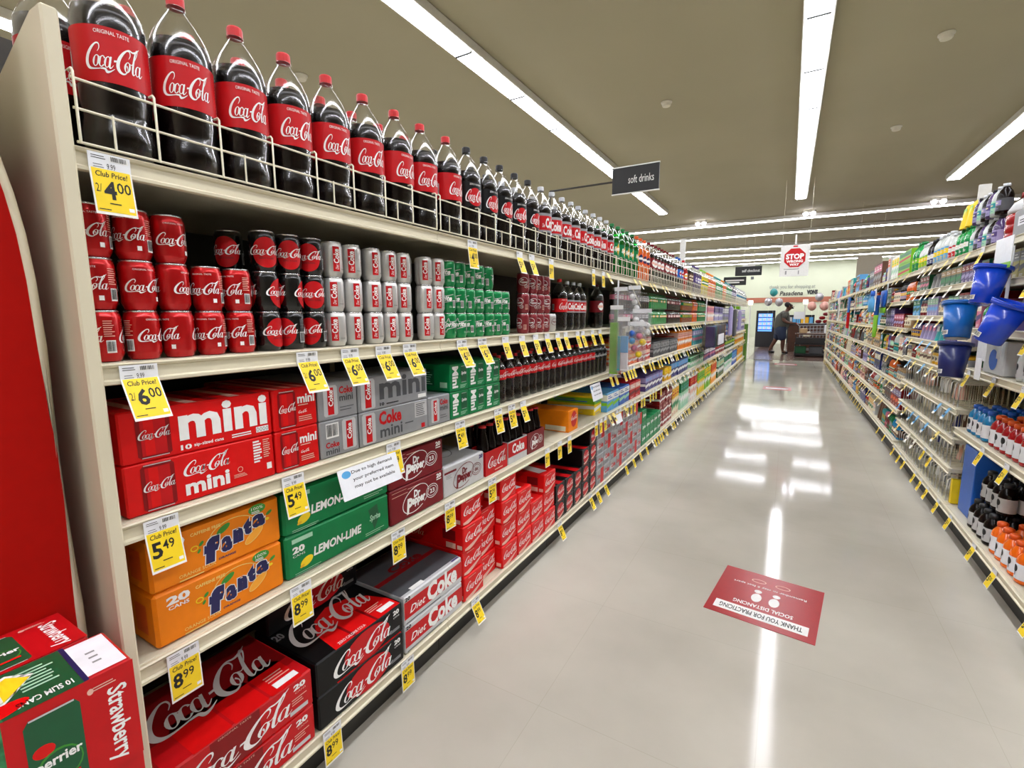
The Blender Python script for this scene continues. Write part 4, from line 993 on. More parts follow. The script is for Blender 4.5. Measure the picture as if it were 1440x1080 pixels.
mat('slip_w', '#f4efe0', .6)
def plain_slip(col, tilt, w=.042, h=.075):
    b = MB(); s_, c_ = sin(tilt), cos(tilt)
    O = Vector((s_ * h, 0, -.004 - c_ * h)); V = Vector((-s_, 0, c_)); N = Vector((c_, 0, s_)) * -.0006
    q = [O, O + Vector((0, w, 0)), O + Vector((0, w, 0)) + V * h, O + V * h]; vs = q + [p + N for p in q]
    b.add(vs, [(0, 1, 2, 3), (7, 6, 5, 4), (0, 4, 5, 1), (1, 5, 6, 2), (2, 6, 7, 3), (3, 7, 4, 0)], col)
    b.art(Art().rect(w * .15, h * .35, w * .7, h * .55, 'ink', 1).rect(0, 0, w, h * .2, 'white', 0), O, (0, 1, 0), V, .0004)
    return [('price_tag', b.mesh('price_tag'), None)]
PROTO['far_w'] = plain_slip('slip_w', .45); PROTO['far_p'] = plain_slip('yellow_p', .5); PROTO['far_b'] = plain_slip('blue_lt', .5)
XT = -.9965
SN = {1: 'top', 2: 'second', 3: 'third', 4: 'fourth', 5: 'bottom'}
def ptag(kind, label, y, lv, off=.0, dx=0.): place(kind, 'price_tag', label, 'price tag', (XT + dx + (.004 if lv == 5 else 0), y, DK[lv] - .004 - off), 0, 'yellow price tags on the left shelves')
ptag('t400', 'yellow slip marked two for four under the top-shelf bottles by the end panel', .362, 1)
for y, k, w in ((1.42, 't400', 'over the green cans'), (1.77, 'far_y', 'over the dark gap beyond the green cans'), (1.88, 'far_y', 'over the maroon cans'), (2.08, 'far_y2', 'over the single white can'), (2.65, 'far_y2', 'over the shaded black bottle'), (2.82, 'far_y2', 'just before the hanging bag strip'), (2.9, 'far_p', 'touching the hanging bag strip')):
    ptag(k, f'yellow slip on the top shelf edge {w}', y, 1)
for y, w in ((.37, 'under the red cans by the end panel'), (.715, 'under the black cans'), (.845, 'under the first silver cans'), (.965, 'under the middle silver cans'), (1.075, 'under the last silver cans'), (1.345, 'under the first green cans'), (1.475, 'under the last green cans')):
    ptag('t600', f'yellow slip marked two for six {w}', y, 2)
for i, y in enumerate((1.65, 1.79, 1.92, 2.04, 2.16, 2.26, 2.42, 2.5, 2.65, 2.78)): ptag('far_y', f'small yellow slip over the small cola bottles, {nth(i + 1)} along the second shelf', y, 2)
for y, w in ((.378, 'under the big red mini carton'), (.655, 'under the narrow red mini cartons'), (.99, 'tucked behind the white notice'), (1.325, 'under the green mini cartons'), (1.585, 'over the white oval-lettered carton'), (1.695, 'over the red bottle carrier')):
    ptag('t549', f'yellow slip marked five forty-nine {w}', y, 3)
ptag('far_y', 'yellow slip over the silver bottle carrier on the third shelf', 1.8, 3)
for y, w, k in ((.39, 'under the orange cartons', 't899'), (.655, 'between orange and green cartons', 't899'), (.995, 'between green and maroon cartons', 't899'), (1.255, 'between maroon and white cartons', 't899'), (1.535, 'under the red bottle carrier', 't529')):
    ptag(k, f'yellow slip on the fourth shelf edge {w}', y, 4)
for i, y in enumerate((2.05, 2.2, 2.33)): ptag('far_y2', f'yellow slip above the black twelve-can cartons, {nth(i + 1)} along', y, 4)
for y, w in ((.715, 'between red and black twenty-can cartons'), (1.01, 'between black and silver twenty-can cartons')): ptag('t899', f'yellow slip on the bottom shelf edge {w}', y, 5)
for i, (y, w) in enumerate(((1.4, 'under the first red stack'), (2.2, 'under the first black stack'), (2.66, 'under the last black stacks, nearest of three'), (2.78, 'under the last black stacks, middle of three'), (2.93, 'under the silver stacks, farthest of three'))): ptag('t899o', f'yellow slip at the base shelf edge {w}', y, 5)
rt = random.Random(3)
FAR_TAGS = []          # (kind, location, turn): the slips too far away to be told apart
def far_tags(kind, loc, rot): FAR_TAGS.append((kind, loc, rot))
for lv, a, ks in ((1, 3.5, ('far_p', 'far_w')), (2, 3.7, ('far_p', 'far_w')), (3, 3.0, ('far_y', 'far_p', 'far_w')), (4, 2.75, ('far_y2', 'far_p', 'far_w')), (5, 3.4, ('far_y', 'far_p', 'far_w'))):
    y = a; i = 0
    while y < 14.2:
        i += 1
        k = ks[0] if (y < 4.5 and rt.random() < .7) else rt.choice(ks)
        if y < 5.6: ptag(k, f'small {"white" if k == "far_w" else "yellow"} price slip, {nth(i)} along the far stretch of the {SN[lv]} left shelf edge', y, lv)
        else: far_tags(k, (XT + .0015 + (.004 if lv == 5 else 0), y, DK[lv] - .005), 0.)
        y += rt.choice((.075, .085, .1, .2)) * (1.6 if lv in (1, 2) else 1)
# notices
def notice(name, label, y0, y1, z0, z1, x, tilt, lines):
    w, h = y1 - y0, z1 - z0; b = MB(); a = Art()
    a.rect(0, 0, w, h, 'paper', 0)
    for i, t in enumerate(lines): a.text(t, w * .2, h * (.74 - .24 * i), w * .9, h * (.88 - .24 * i), 'ink', 1, .015)
    a.ell(w * .12, h * .8, w * .07, h * .12, 'blue_lt', 1)
    s_, c_ = sin(tilt), cos(tilt); O = Vector((s_ * h, 0, -c_ * h)); V = Vector((-s_, 0, c_)); b.art(a, O, (0, 1, 0), V, .0003)
    N = Vector((c_, 0, s_)) * -.0008; q = [O, O + Vector((0, w, 0)), O + Vector((0, w, 0)) + V * h, O + V * h]; vs = q + [p + N for p in q]
    b.add(vs, [(0, 1, 2, 3), (7, 6, 5, 4), (0, 4, 5, 1), (1, 5, 6, 2), (2, 6, 7, 3), (3, 7, 4, 0)], 'paper')
    tag(link(name, b.mesh(name), None, (x, y0, z1)), label, 'notice')
notice('shelf_notice', 'white printed notice hanging over the green lemon-lime cartons', .79, 1.0, H - .47, H - .39, -.972, .3, ['Due to high demand', 'your preferred item', 'may not be available'])
notice('shelf_notice', 'small white notice hanging past the small cola bottles, over the empty shelf', 2.62, 2.79, H - .50, H - .402, -.985, .25, ['Due to high demand', 'your preferred item', 'may not be available'])
notice('shelf_notice', 'tiny white notice on the fourth shelf edge above the silver cartons', 3.1, 3.24, H - .735, H - .675, -.985, .3, [])

# ------------------------------------------------------------------ red rack and sparkling-water stack by the end panel
def rounded_panel(x0, x1, z0, z1, rad, n=12):
    p = [(x0, z0), (x1, z0)]
    for i in range(n + 1):
        a = pi / 2 * i / n; p.append((x1 - rad * .62 + rad * .62 * cos(a), z1 - rad + rad * sin(a)))
    p.append((x0, z1)); return p
rk = thing('display_rack', 'tall red display rack with white-trimmed curved edge beside the beige end panel', 'display rack')
edge = [(.288, .003), (.291, H - .5), (.291, H - .05), (.289, H + .06), (.285, H + .13), (.278, H + .19), (.268, H + .245), (.252, H + .3), (.225, H + .35), (.18, H + .39), (.1, H + .42)]
def slab_x(mb, outline, x0, x1, m_):
    n = len(outline); vs = [(x0, y, z) for y, z in outline] + [(x1, y, z) for y, z in outline]
    mb.add(vs, [(i, (i + 1) % n, n + (i + 1) % n, n + i) for i in range(n)], m_)
    for t3 in tessellate_polygon([[Vector((y, z, 0)) for y, z in outline]]):
        mb.add([vs[i] for i in t3], [(0, 1, 2)], m_); mb.add([vs[n + i] for i in t3], [(0, 2, 1)], m_)
b = MB(); slab_x(b, edge + [(-.6, H + .42), (-.6, .003)], -1.064, -1.05, 'red_flat'); part(b, 'side_panel', rk)
b = MB(); b.tube([(-1.052, y, z) for y, z in edge], .0065, 'beige', 8); part(b, 'edge_trim', rk)
b = MB(); b.box(-1.9, -1.065, .255, .275, .003, H + .28, 'red_flat', .003); part(b, 'back_panel', rk)
b = MB(); b.box(-1.9, -1.066, .2605, .279, H + .282, H + .8, 'beige', .003); part(b, 'unseen_shade_board', rk)  # tall board added out of view, keeps light off the beige end panel
for z in (.15, .55, .95, 1.35):
    b = MB(); b.box(-1.9, -1.065, -.55, .254, z, z + .02, 'red_flat', .003); part(b, 'shelf', rk)
mat('green_art', '#2d7a4a', .45, vary=.5, scale=60)
W, D, HH = .29, .112, .15
def f_per(a, w, h):
    a.rect(0, 0, w * .54, h, 'green_art', 0)
    a.text('perrier', -w * .02 + .01, h * .18, w * .42, h * .44, 'white', 2, .05); a.poly([(w * .4, h * .3), (w * .5, h * .5), (w * .5, h * .2), (w * .43, h * .16)], 'yellow', 1); a.poly([(w * .385, h * .28), (w * .515, h * .54), (w * .515, h * .17), (w * .43, h * .12)], 'white', 0)
    a.rect(w * .54, 0, w, h, 'red', 0)
    picture_can(a, w * .6, h * .06, w * .79, h * .9, 'green_dark', 'perrier')
    a.text('Strawberry', w * .865, h * .06, w * .965, h * .82, 'white', 1, .02, 0, -1); a.lines(w * .84, h * .87, w * .95, h * .92, 2, 'rose', 1, .4); a.ell(w * .83, h * .88, w * .012, h * .03, 'rose', 1)
def t_per(a, w, d):
    a.rect(0, 0, w * .55, d, 'green_art', 0); a.rect(w * .55, 0, w * .815, d, 'green_dark', 0)
    sub = Art(); sub.text('perrier', -.01, .03, .15, .075, 'white', 3, .05); sub.poly([(-.045, .035), (-.014, .07), (-.014, .02), (-.026, .012)], 'yellow', 2); sub.poly([(-.05, .03), (-.01, .08), (-.01, .012), (-.026, .006)], 'white', 1); sub.ell(-.005, .09, .03, .014, 'red_bright', 2, rot=.2); sub.ring(.07, .05, .1, .034, .002, 'lime', 1)
    a.put(sub, w * .53, d * .98, 1., None, pi)
    ct = Art(); ct.text('10 SLIM CANS', 0, 0, .055, .013, 'white', 2, .02); a.put(ct, w * .79, d * .2, 1, None, pi); a.lines(w * .64, d * .38, w * .78, d * .9, 7, 'mint', 1, .4)
    a.rect(w * .815, 0, w * .835, d, 'navy', 1); a.rect(w * .835, d * .06, w * .985, d * .94, 'paper', 1); a.lines(w * .88, d * .3, w * .93, d * .7, 3, 'grey', 2, .3)
carton_kind('per', W, D, HH, 'red', f_per, t_per, c=.003)
def t_perflat(a, w, d): f_per(a, w, d)
carton_kind('perflat', W, .118, D, 'red', None, t_perflat, c=.003)
zt = H - .487
tilt = R(-3)
z = zt - HH; k = 0
names = ('topmost', 'second from the top', 'third from the top', 'fourth from the top', 'bottom')
while z > .01 and k < 5:
    place('per', 'water_carton', f'red and green strawberry sparkling-water carton, {names[k]} of the front stack', 'carton', (-.805 - .003 * (k % 2), .268 - W, z), tilt, 'sparkling-water cartons'); z -= HH + .001; k += 1
b = MB(); b.box(-.925, -.8, -.06, .25, .002, max(z + HH - .002, .004), 'red_flat', .003)
tag(link('display_plinth', b.mesh('display_plinth')), 'low red plinth under the sparkling-water cartons', 'plinth')
z = zt - D - .01; k = 0
while k < 3:
    place('perflat', 'water_carton', f'strawberry sparkling-water carton lying flat behind the front stack, {names[k] if k < 2 else "third from the top"}', 'carton', (-.928, .262 - W, z), 0, 'sparkling-water cartons'); z -= D + .001; k += 1
b = MB(); b.box(-1.046, -.93, -.06, .25, .003, z + D - .001, 'red_flat', .003)
tag(link('display_riser', b.mesh('display_riser')), 'red riser box under the flat sparkling-water cartons', 'riser')

# ------------------------------------------------------------------ hanging bag strip on the left shelving
sp = MB(); sp.box(-.985, -.983, 3.09, 3.12, H - .3, H + .232, 'film_white'); sp.tube([(-.985, 3.105, H + .22), (-.9, 3.1, H + .2), (-.82, 3.06, H + .06)], .0015, 'wire')
tag(link('clip_strip', sp.mesh('clip_strip')), 'clear clip strip carrying the party bags on the left shelving', 'clip strip')
def hang_bag(name, label, y, z, w, h, x, pieces, rot=0.):
    t = thing(name, label, 'hanging bag', (x, y, z), rot, 'party bags on the left clip strip')
    b = MB(); n = 6
    for s in (1, -1):
        for i in range(n):
            za, zb = -.002 - h * i / n, -.002 - h * (i + 1) / n
            da, db = .018 * sin(pi * i / n) ** .6 * s + .001 * s, .018 * sin(pi * (i + 1) / n) ** .6 * s + .001 * s
            b.face([(da, -w / 2, za), (da, w / 2, za), (db, w / 2, zb), (db, -w / 2, zb)], 'film', True)
    part(b, 'film_bag', t)
    hd = MB(); hd.box(-.002, .002, -w / 2, w / 2, 0, .025, 'paper'); part(hd, 'header_card', t)
    for nm, mb in pieces: part(mb, nm, t)
def ball(y, z, r, m, x=0.):
    b = MB(); b.lathe([(r * sin(pi * i / 10) + 1e-4, -r * cos(pi * i / 10)) for i in range(11)], 16, m, cx=x, cy=y, z=z, cap0=False, cap1=False); return b
def slab(y0, y1, z0, z1, m, t=.012):
    b = MB(); b.box(-t / 2, t / 2, y0, y1, z0, z1, m, .002); return b
RB = -pi / 2
hang_bag('party_bag', 'hanging clear bag with long green and navy sheets, nearest the shelf on the clip strip', 3.06, H + .16, .085, .52, -.951, [('folded_sheet', slab(-.04, -.018, -.44, -.1, 'leaf')), ('folded_sheet', slab(-.015, .012, -.5, -.19, 'blue_d')), ('folded_sheet', slab(.014, .038, -.5, -.24, 'cream'))], RB)
hang_bag('party_bag', 'hanging clear bag with bright lime sheets in the strip middle', 2.9, H + .04, .08, .42, -.925, [('folded_sheet', slab(-.038, .016, -.4, -.08, 'lime')), ('folded_sheet', slab(.018, .027, -.4, -.16, 'tan')), ('folded_sheet', slab(.029, .038, -.4, -.2, 'orange_d'))], RB)
hang_bag('party_bag', 'hanging bag of teal sheets with a white card, lower right of the strip', 2.84, H - .03, .075, .31, -.86, [('folded_sheet', slab(-.034, -.018, -.3, -.09, 'teal')), ('folded_sheet', slab(-.016, .03, -.19, -.09, 'blue_lt')), ('white_card', slab(-.014, .03, -.3, -.192, 'paper'))], RB)
hang_bag('ball_bag', 'hanging bag of white table-tennis balls, upper one', 3.12, H + .17, .08, .19, -.88, [('white_ball', ball(-.012 + .014 * i, -.045 - .037 * i, .019, 'white')) for i in range(3)], RB)
hang_bag('ball_bag', 'hanging bag of white table-tennis balls, lower one above the coloured balls', 3.06, H + .02, .12, .17, -.81, [('white_ball', ball(-.038 + .036 * (i % 3), -.045 - .018 * (i % 3) - .04 * (i // 3), .02, 'white')) for i in range(6)], RB)
hang_bag('ball_bag', 'hanging bag of blue, pink and yellow toy balls', 2.99, H - .06, .12, .22, -.82, [('toy_ball', ball(yy, zz, .021, m_)) for yy, zz, m_ in ((-.03, -.05, 'blue'), (.015, -.065, 'pink'), (-.03, -.095, 'blue_lt'), (.036, -.102, 'yellow'), (-.014, -.14, 'pink'), (.015, -.178, 'yellow'))], RB)
# clear bin with a small sign, further along
t = thing('acrylic_bin', 'clear bin of purple and teal packs with a white card, hung on the left shelving', 'bin', (-.862, 7.0, H - .4))
b = MB()
for x0, x1, y0, y1 in ((-.08, -.078, -.5, .5), (.078, .08, -.5, .5), (-.08, .08, -.5, -.498), (-.08, .08, .498, .5)): b.box(x0, x1, y0, y1, 0, .28, 'acrylic')
b.box(-.08, .08, -.5, .5, -.002, 0, 'acrylic'); part(b, 'bin_body', t)
for i, m_ in enumerate(('purple', 'teal', 'maroon', 'blue', 'purple')): part(slab(-.45 + .18 * i, -.3 + .18 * i, .002, .26, m_, .1), 'pack', t)
part(slab(-.3, .3, .02, .16, 'paper', .004), 'white_card', t).location = (.085, 0, 0)
b = MB(); b.box(-.955, -.952, 6.75, 6.83, H - .32, H + .23, 'film_white'); tag(link('clip_strip', b.mesh('clip_strip')), 'white vertical clip strip hanging in front of the little green bottles', 'clip strip')
for i, (y, z0, z1, m_) in enumerate(((9.4, -.35, .16, 'lilac'), (10.2, -.4, .12, 'greyd'), (11.2, -.3, .1, 'lilac'))):
    b = MB(); b.box(-.93, -.88, y - .16, y + .16, H + z0, H + z1, m_, .02); b.box(-.91, -.905, y - .02, y + .02, H + z1 - .002, H + .235, 'film_white')
    tag(link('hanging_pack', b.mesh('hanging_pack')), f'{("lilac", "charcoal", "pale purple")[i]} pack hanging on the left shelving near the far end', 'hanging pack')

# ------------------------------------------------------------------ signs
mat('sign_black', '#16171a', .5); mat('sign_white', '#e4e4e0', .5); mat('rod', '#2a2622', .5)
t = thing('aisle_sign', 'black soft drinks sign on a dark arm over the left shelving', 'sign', (-1.15, 4.0, H + 1.095))
b = MB(); b.box(-.19, .19, -.008, .008, -.1, .1, 'sign_black', .001); b.box(-.193, .193, -.01, .01, .1, .108, 'sign_white'); b.box(-.193, .193, -.01, .01, -.108, -.1, 'sign_white')
a = Art().text('soft drinks', -.055, -.03, .15, .03, 'sign_white', 1); b.art(a, (0, -.0085, 0), (1, 0, 0), (0, 0, 1)); part(b, 'sign_board', t)
b = MB(); b.tube([(-.76, 0, -.0), (-.19, 0, -.0)], .008, 'rod'); b.tube([(-.76, 0, 0), (-.76, 0, -.82)], .008, 'rod'); part(b, 'sign_arm', t)
t = thing('stop_sign', 'white hanging poster with a red stop octagon over the aisle', 'sign', (.02, 12.6, H + 1.21))
b = MB(); b.box(-.28, .28, -.004, .004, -.345, .345, 'sign_white')
a = Art(); o = [(.22 * cos(pi / 8 + pi / 4 * i), .06 + .22 * sin(pi / 8 + pi / 4 * i)) for i in range(8)]; a.poly(o, 'red', 1)
a.text('STOP', -.175, .03, .175, .15, 'white', 2, .05); a.text('WRONG', -.16, -.045, .16, .015, 'white', 2, .05); a.text('WAY', -.095, -.115, .095, -.06, 'white', 2, .05); a.rect(-.045, .295, .045, .325, 'red', 1)
a.lines(-.2, -.19, .2, -.17, 1, 'grey', 1, .6); a.rect(-.17, -.3, -.14, -.22, 'grey', 1); a.rect(.08, -.3, .1, -.22, 'grey', 1)
b.art(a, (0, -.0045, 0), (1, 0, 0), (0, 0, 1), .001); part(b, 'poster', t)
b = MB(); b.box(-.015, .015, -.006, .006, .345, .56, 'sign_white'); part(b, 'hanger_bar', t)
b = MB()
for x in (-.26, .26): b.tube([(x, 0, .345), (x * 1.0, 0, ZC - H - 1.212)], .002, 'wire', 4)
part(b, 'hanging_wire', t)
t = thing('checkout_sign', 'small black self checkout sign hanging over the far checkouts', 'sign', (-1.35, 19.0, H + 1.55))
b = MB(); b.box(-.42, .42, -.03, .03, -.16, .16, 'sign_black', .01); b.art(Art().text('self checkout', -.2, -.04, .36, .06, 'sign_white', 1, .01), (0, -.031, 0), (1, 0, 0), (0, 0, 1), .001); part(b, 'sign_board', t)
b = MB(); b.box(-.2, .2, -.02, .02, .16, .2, 'sign_white'); b.tube([(-.15, 0, .2), (-.15, 0, ZC - H - 1.552)], .004, 'wire', 4); b.tube([(.15, 0, .2), (.15, 0, ZC - H - 1.552)], .004, 'wire', 4); part(b, 'sign_hanger', t)
mat('sign_back', '#a49c8c', .6)
t = thing('hanging_banner', 'plain grey-beige hanging sign seen from behind above the right shelving end', 'sign', (1.75, 16.0, H + 1.25))
b = MB(); b.box(-.27, .27, -.006, .006, -.32, .32, 'sign_back'); part(b, 'sign_board', t)
b = MB()
for x in (-.25, .25): b.tube([(x, 0, .32), (x, 0, ZC - H - 1.252)], .002, 'wire', 4)
part(b, 'hanging_wire', t)
# white header posts on the runs
for i, (x, y, z0, z1, w) in enumerate(((-1.25, 6.6, H + .275, H + .98, .035), (1.0, 4.15, H + .347, H + .8, .03))):
    b = MB(); b.box(x - w, x + w, y - .006, y + .006, z0, z1, 'sign_white', .002)
    tag(link('header_post', b.mesh('header_post')), ('white upright header post among the far left top-shelf bottles', 'white upright header post on the right top shelf')[i], 'post')

# wording on the far wall
mat('wall_letters', '#8a8f88', .6); mat('wall_letters_dark', '#2c2c2e', .5)
b = MB(); a = Art().text('thank you for shopping at', -1.08, 1.42, 1.12, 1.68, 'wall_letters', 1, .015).text('your', -.83, 1.14, -.6, 1.27, 'wall_letters', 1).text('Pasadena', -.55, 1.09, .57, 1.34, 'wall_letters_dark', 1, .02, .2).text('VONS', .74, 1.13, 1.25, 1.38, 'wall_letters_dark', 1, .08)
b.art(a, (0, Y1 - .012, H), (1, 0, 0), (0, 0, 1), .004)
o = link('wall_sign', b.mesh('wall_sign')); tag(o, 'grey thank-you lettering on the far cream wall above the checkouts', 'wall lettering')
b = MB(); b.box(-2.05, -1.9, Y1 - .05, Y1 - .002, H + 2.05, H + 2.2, 'greyd', .01); tag(link('wall_speaker', b.mesh('wall_speaker')), 'small dark square speaker on the far cream wall', 'speaker')

# floor stickers
mat('sticker_red', '#a4161a', .3, spec=.2)
def sticker(label, cx, cy, w, h, rot, fine):
    b = MB(); b.box(-w / 2, w / 2, -h / 2, h / 2, 0, .0012, 'sticker_red'); a = Art()
    if fine:
        a.rect(-w * .43, h * .26, w * .43, h * .41, 'white', 1).text('THANK YOU FOR PRACTICING', -w * .38, h * .295, w * .38, h * .375, 'ink', 2, .02)
        a.text('SOCIAL DISTANCING', -w * .28, h * .15, w * .28, h * .215, 'white', 1, .02)
        for s in (-1, 1): a.ell(s * w * .085, h * .02, w * .05, h * .085, 'white', 1).ell(s * w * .09, -h * .11, w * .038, h * .035, 'white', 1)
        a.text('Remember to stay 6 feet apart', -w * .36, -h * .24, w * .36, -h * .19, 'white', 1, .01); a.ring(-w * .12, -h * .33, w * .07, h * .035, w * .012, 'rose', 1).ring(w * .12, -h * .33, w * .07, h * .035, w * .012, 'rose', 1)
    else: a.rect(-w * .4, -h * .1, w * .4, h * .2, 'paper', 1)
    b.art(a, (0, 0, .0012), (1, 0, 0), (0, 1, 0), .0002)
    tag(link('floor_sticker', b.mesh('floor_sticker'), None, (cx, cy, .0005), rot), label, 'floor sticker')
sticker('red social distancing sticker on the floor in the near aisle', -.008, 2.22, .405, .43, pi + R(-7), True)
sticker('small red floor sticker farther along the aisle before the shopper', -.1, 9.2, .42, .42, pi, False)
sticker('thin red floor sticker by the checkout edge near the shopper', .0, 13.9, .5, .4, pi, False)

# ------------------------------------------------------------------ right shelving
XR = .84; XRB = 1.34
bays = [1.95, 3.5, 5.05, 6.25, 7.8, 9.35, 10.9, 12.45, 14.4]
near_lv = [.345, .16, -.07, -.285, -.62, -1.075]; mid_lv = [.345, .18, -.005, -.175, -.33, -.525, -.695, -.865, -1.075]; far_lv = [.345, .12, -.11, -.345, -.575, -.8, -1.06]
gr = thing('gondola_shelving', 'long beige shelving run packed with drinks and mixers along the right of the aisle', 'shelving'); gr.location = (0, 0, 0)
b = MB(); b.box(XRB, XRB + .02, bays[0], bays[-1], .1, H + .62, 'dark_back'); part(b, 'back_panel', gr)
b = MB(); b.box(XR - .01, 1.9, bays[-1] + .002, bays[-1] + .03, .002, H + .4, 'beige', .003); part(b, 'end_panel', gr)
b = MB(); b.box(XRB + .021, 1.9, bays[0], bays[-1], H + .3, H + .345, 'beige_shelf'); b.box(1.88, 1.9, bays[0], bays[-1], .002, H + .3, 'beige_shelf'); part(b, 'far_side', gr)
def levels(i): return near_lv if i == 0 else (mid_lv if i == 1 else far_lv)
for i in range(len(bays) - 1):
    a, c = bays[i] + .002, bays[i + 1] - .002
    lv = levels(i)
    for z in lv[:-1]:
        s = MB(); s.box(XR + .014, XRB, a, c, H + z - .022, H + z, 'beige_shelf', .002); sh = part(s, 'shelf', gr)
        r = MB(); r.extrude_y(rail_prof(-XR, H + z, -1), a, c, 'beige'); part(r, 'price_rail', sh)
    z = lv[-1]; s = MB(); s.box(XR + .01, XRB, a, c, H + z - .03, H + z, 'beige_shelf', .002); sh = part(s, 'base_deck', gr)
    r = MB(); r.extrude_y(rail_prof(-XR + .004, H + z, -1), a, c, 'beige'); part(r, 'price_rail', sh)
    k = MB(); k.box(XR + .05, XR + .065, a, c, .002, H + z - .03, 'kick'); part(k, 'kick_plate', gr)
    u = MB(); u.box(XRB - .02, XRB - .0005, c - .012, c + .012, .1, H + .6, 'beige_shelf'); part(u, 'upright', gr)

# kinds for the right run
CW = {'red': 'red', 'orange_d': 'orange', 'gold': 'amber', 'purple': 'purple', 'blue': 'blue', 'blue_lt': 'light blue', 'green': 'green', 'lime': 'lime', 'maroon': 'maroon', 'teal': 'teal', 'pink': 'pink', 'cream': 'cream', 'greyd': 'charcoal', 'white': 'white', 'tan': 'tan', 'yellow': 'yellow', 'lilac': 'lilac', 'brown': 'brown', 'mint': 'mint', 'grey': 'grey', 'rose': 'blush', 'khaki': 'olive', 'red_deep': 'dark red', 'green_dark': 'dark green', 'blue_d': 'navy', 'silver_light': 'silver'}
def squeeze(c, c2, liq, cap, h=.15, r=.032):
    k = ('sq', c, c2, liq, cap, round(h, 3), r)
    if k not in PROTO:
        P = [(r * .8, 0), (r, .004), (r, h * .62), (r * .8, h * .76), (r * .42, h * .87), (r * .4, h * .9)]
        b = MB(); b.lathe(P, 16, liq); b.lathe([(r * .46, h * .9), (r * .44, h)], 14, cap)
        b.lathe([(r * 1.01, h * .12), (r * 1.01, h * .52)], 20, c, cap0=False, cap1=False)
        b.art_cyl(Art().rect(-r * .9, h * .3, r * .9, h * .46, c2, 0).lines(-r * .7, h * .15, r * .7, h * .26, 3, c2, 0, .4).rect(-r * .5, h * .36, r * .5, h * .4, 'cream', 1), r * 1.01, 0)
        PROTO[k] = [('bottle', b.mesh('squeeze_bottle'), None)]
    return k
def jar(c, lid, h=.11, r=.04):
    k = ('jar', c, lid, round(h, 3), r)
    if k not in PROTO:
        b = MB(); b.lathe([(r * .9, 0), (r, .005), (r, h * .72), (r * .85, h * .8)], 18, c); b.lathe([(r * .88, h * .8), (r * .88, h)], 18, lid)
        b.art_cyl(Art().rect(-r * .9, h * .2, r * .9, h * .6, 'cream', 0).ell(0, h * .4, r * .5, h * .12, lid, 1), r, 0)
        PROTO[k] = [('jar', b.mesh('jar'), None)]
    return k
def pouch(c, c2, w=.1, h=.16):
    k = ('pouch', c, c2, w, round(h, 3))
    if k not in PROTO:
        b = MB(); n = 8; vs = []
        for s in (1, -1):
            for i in range(n + 1):
                d = .03 * (1 - i / n) ** .6 + .002
                for j in range(5):
                    y = -w / 2 + w * j / 4; vs.append((s * d * (1 - (abs(y) / (w / 2)) ** 3 * .9), y, h * i / n))
        fs = []
        for s in range(2):
            o = s * (n + 1) * 5
            for i in range(n):
                for j in range(4):
                    q = (o + i * 5 + j, o + i * 5 + j + 1, o + i * 5 + j + 6, o + i * 5 + j + 5); fs.append(q if s == 0 else q[::-1])
        b.add(vs, fs, c, True)
        b.art(Art().rect(-w * .3, h * .55, w * .3, h * .85, c2, 0).ell(0, h * .35, w * .25, h * .12, 'white', 0), (.026, 0, 0), (0, 1, 0), (-.12, 0, 1), .001)
        PROTO[k] = [('pouch', b.mesh('pouch'), None)]
    return k
def slim(c, c2):
    k = ('slim', c, c2)
    if k not in PROTO:
        b = MB(); r, h = .027, .145
        b.lathe([(.022, 0), (r, .007), (r, h - .014), (.022, h - .004), (.022, h)], 16, c); b.art_cyl(Art().ell(0, h * .55, r * .7, h * .2, c2, 0).rect(-r, h * .15, r, h * .22, c2, 0), r, 0)
        PROTO[k] = [('slim_can', b.mesh('slim_can'), None)]
    return k
rr_ = random.Random(11)
DOWN = ['top', 'second', 'third', 'fourth', 'fifth', 'sixth', 'seventh', 'eighth', 'lowest']
cnt = {}
KSEEN = {}
def rname(base):
    return base
def rplace(kind, base, col, y, z, w, bay, li, last, dx=0., side=0.):
    key = (base, col, bay, li); cnt[key] = cnt.get(key, 0) + 1
    lvw = 'lowest' if last else DOWN[li]
    lab = f'{col} {base.replace("_", " ")}, {nth(cnt[key])} such on the {lvw} shelf, {nth(bay + 1)} right bay'
    return place(kind, base, lab, {'squeeze_bottle': 'bottle', 'snack_box': 'box', 'glass_jar': 'jar', 'snack_pouch': 'pouch', 'slim_drink_can': 'can'}[base], (XR + .022 + dx, y, z), pi + side, f'{base.replace("_", " ")}s in the right shelving')
LIQ = ['cola', 'cola_red', 'cola_o', 'cola_g', 'cola_am', 'cola_blue', 'cola_w', 'cola_p', 'cola_y']
PAL = ['red_deep', 'orange_d', 'gold', 'purple', 'blue_d', 'blue_lt', 'green_dark', 'maroon', 'teal', 'pink', 'cream', 'greyd', 'greyd', 'silver_light', 'tan', 'lilac', 'brown', 'brown', 'mint', 'grey', 'grey', 'rose', 'khaki', 'green']
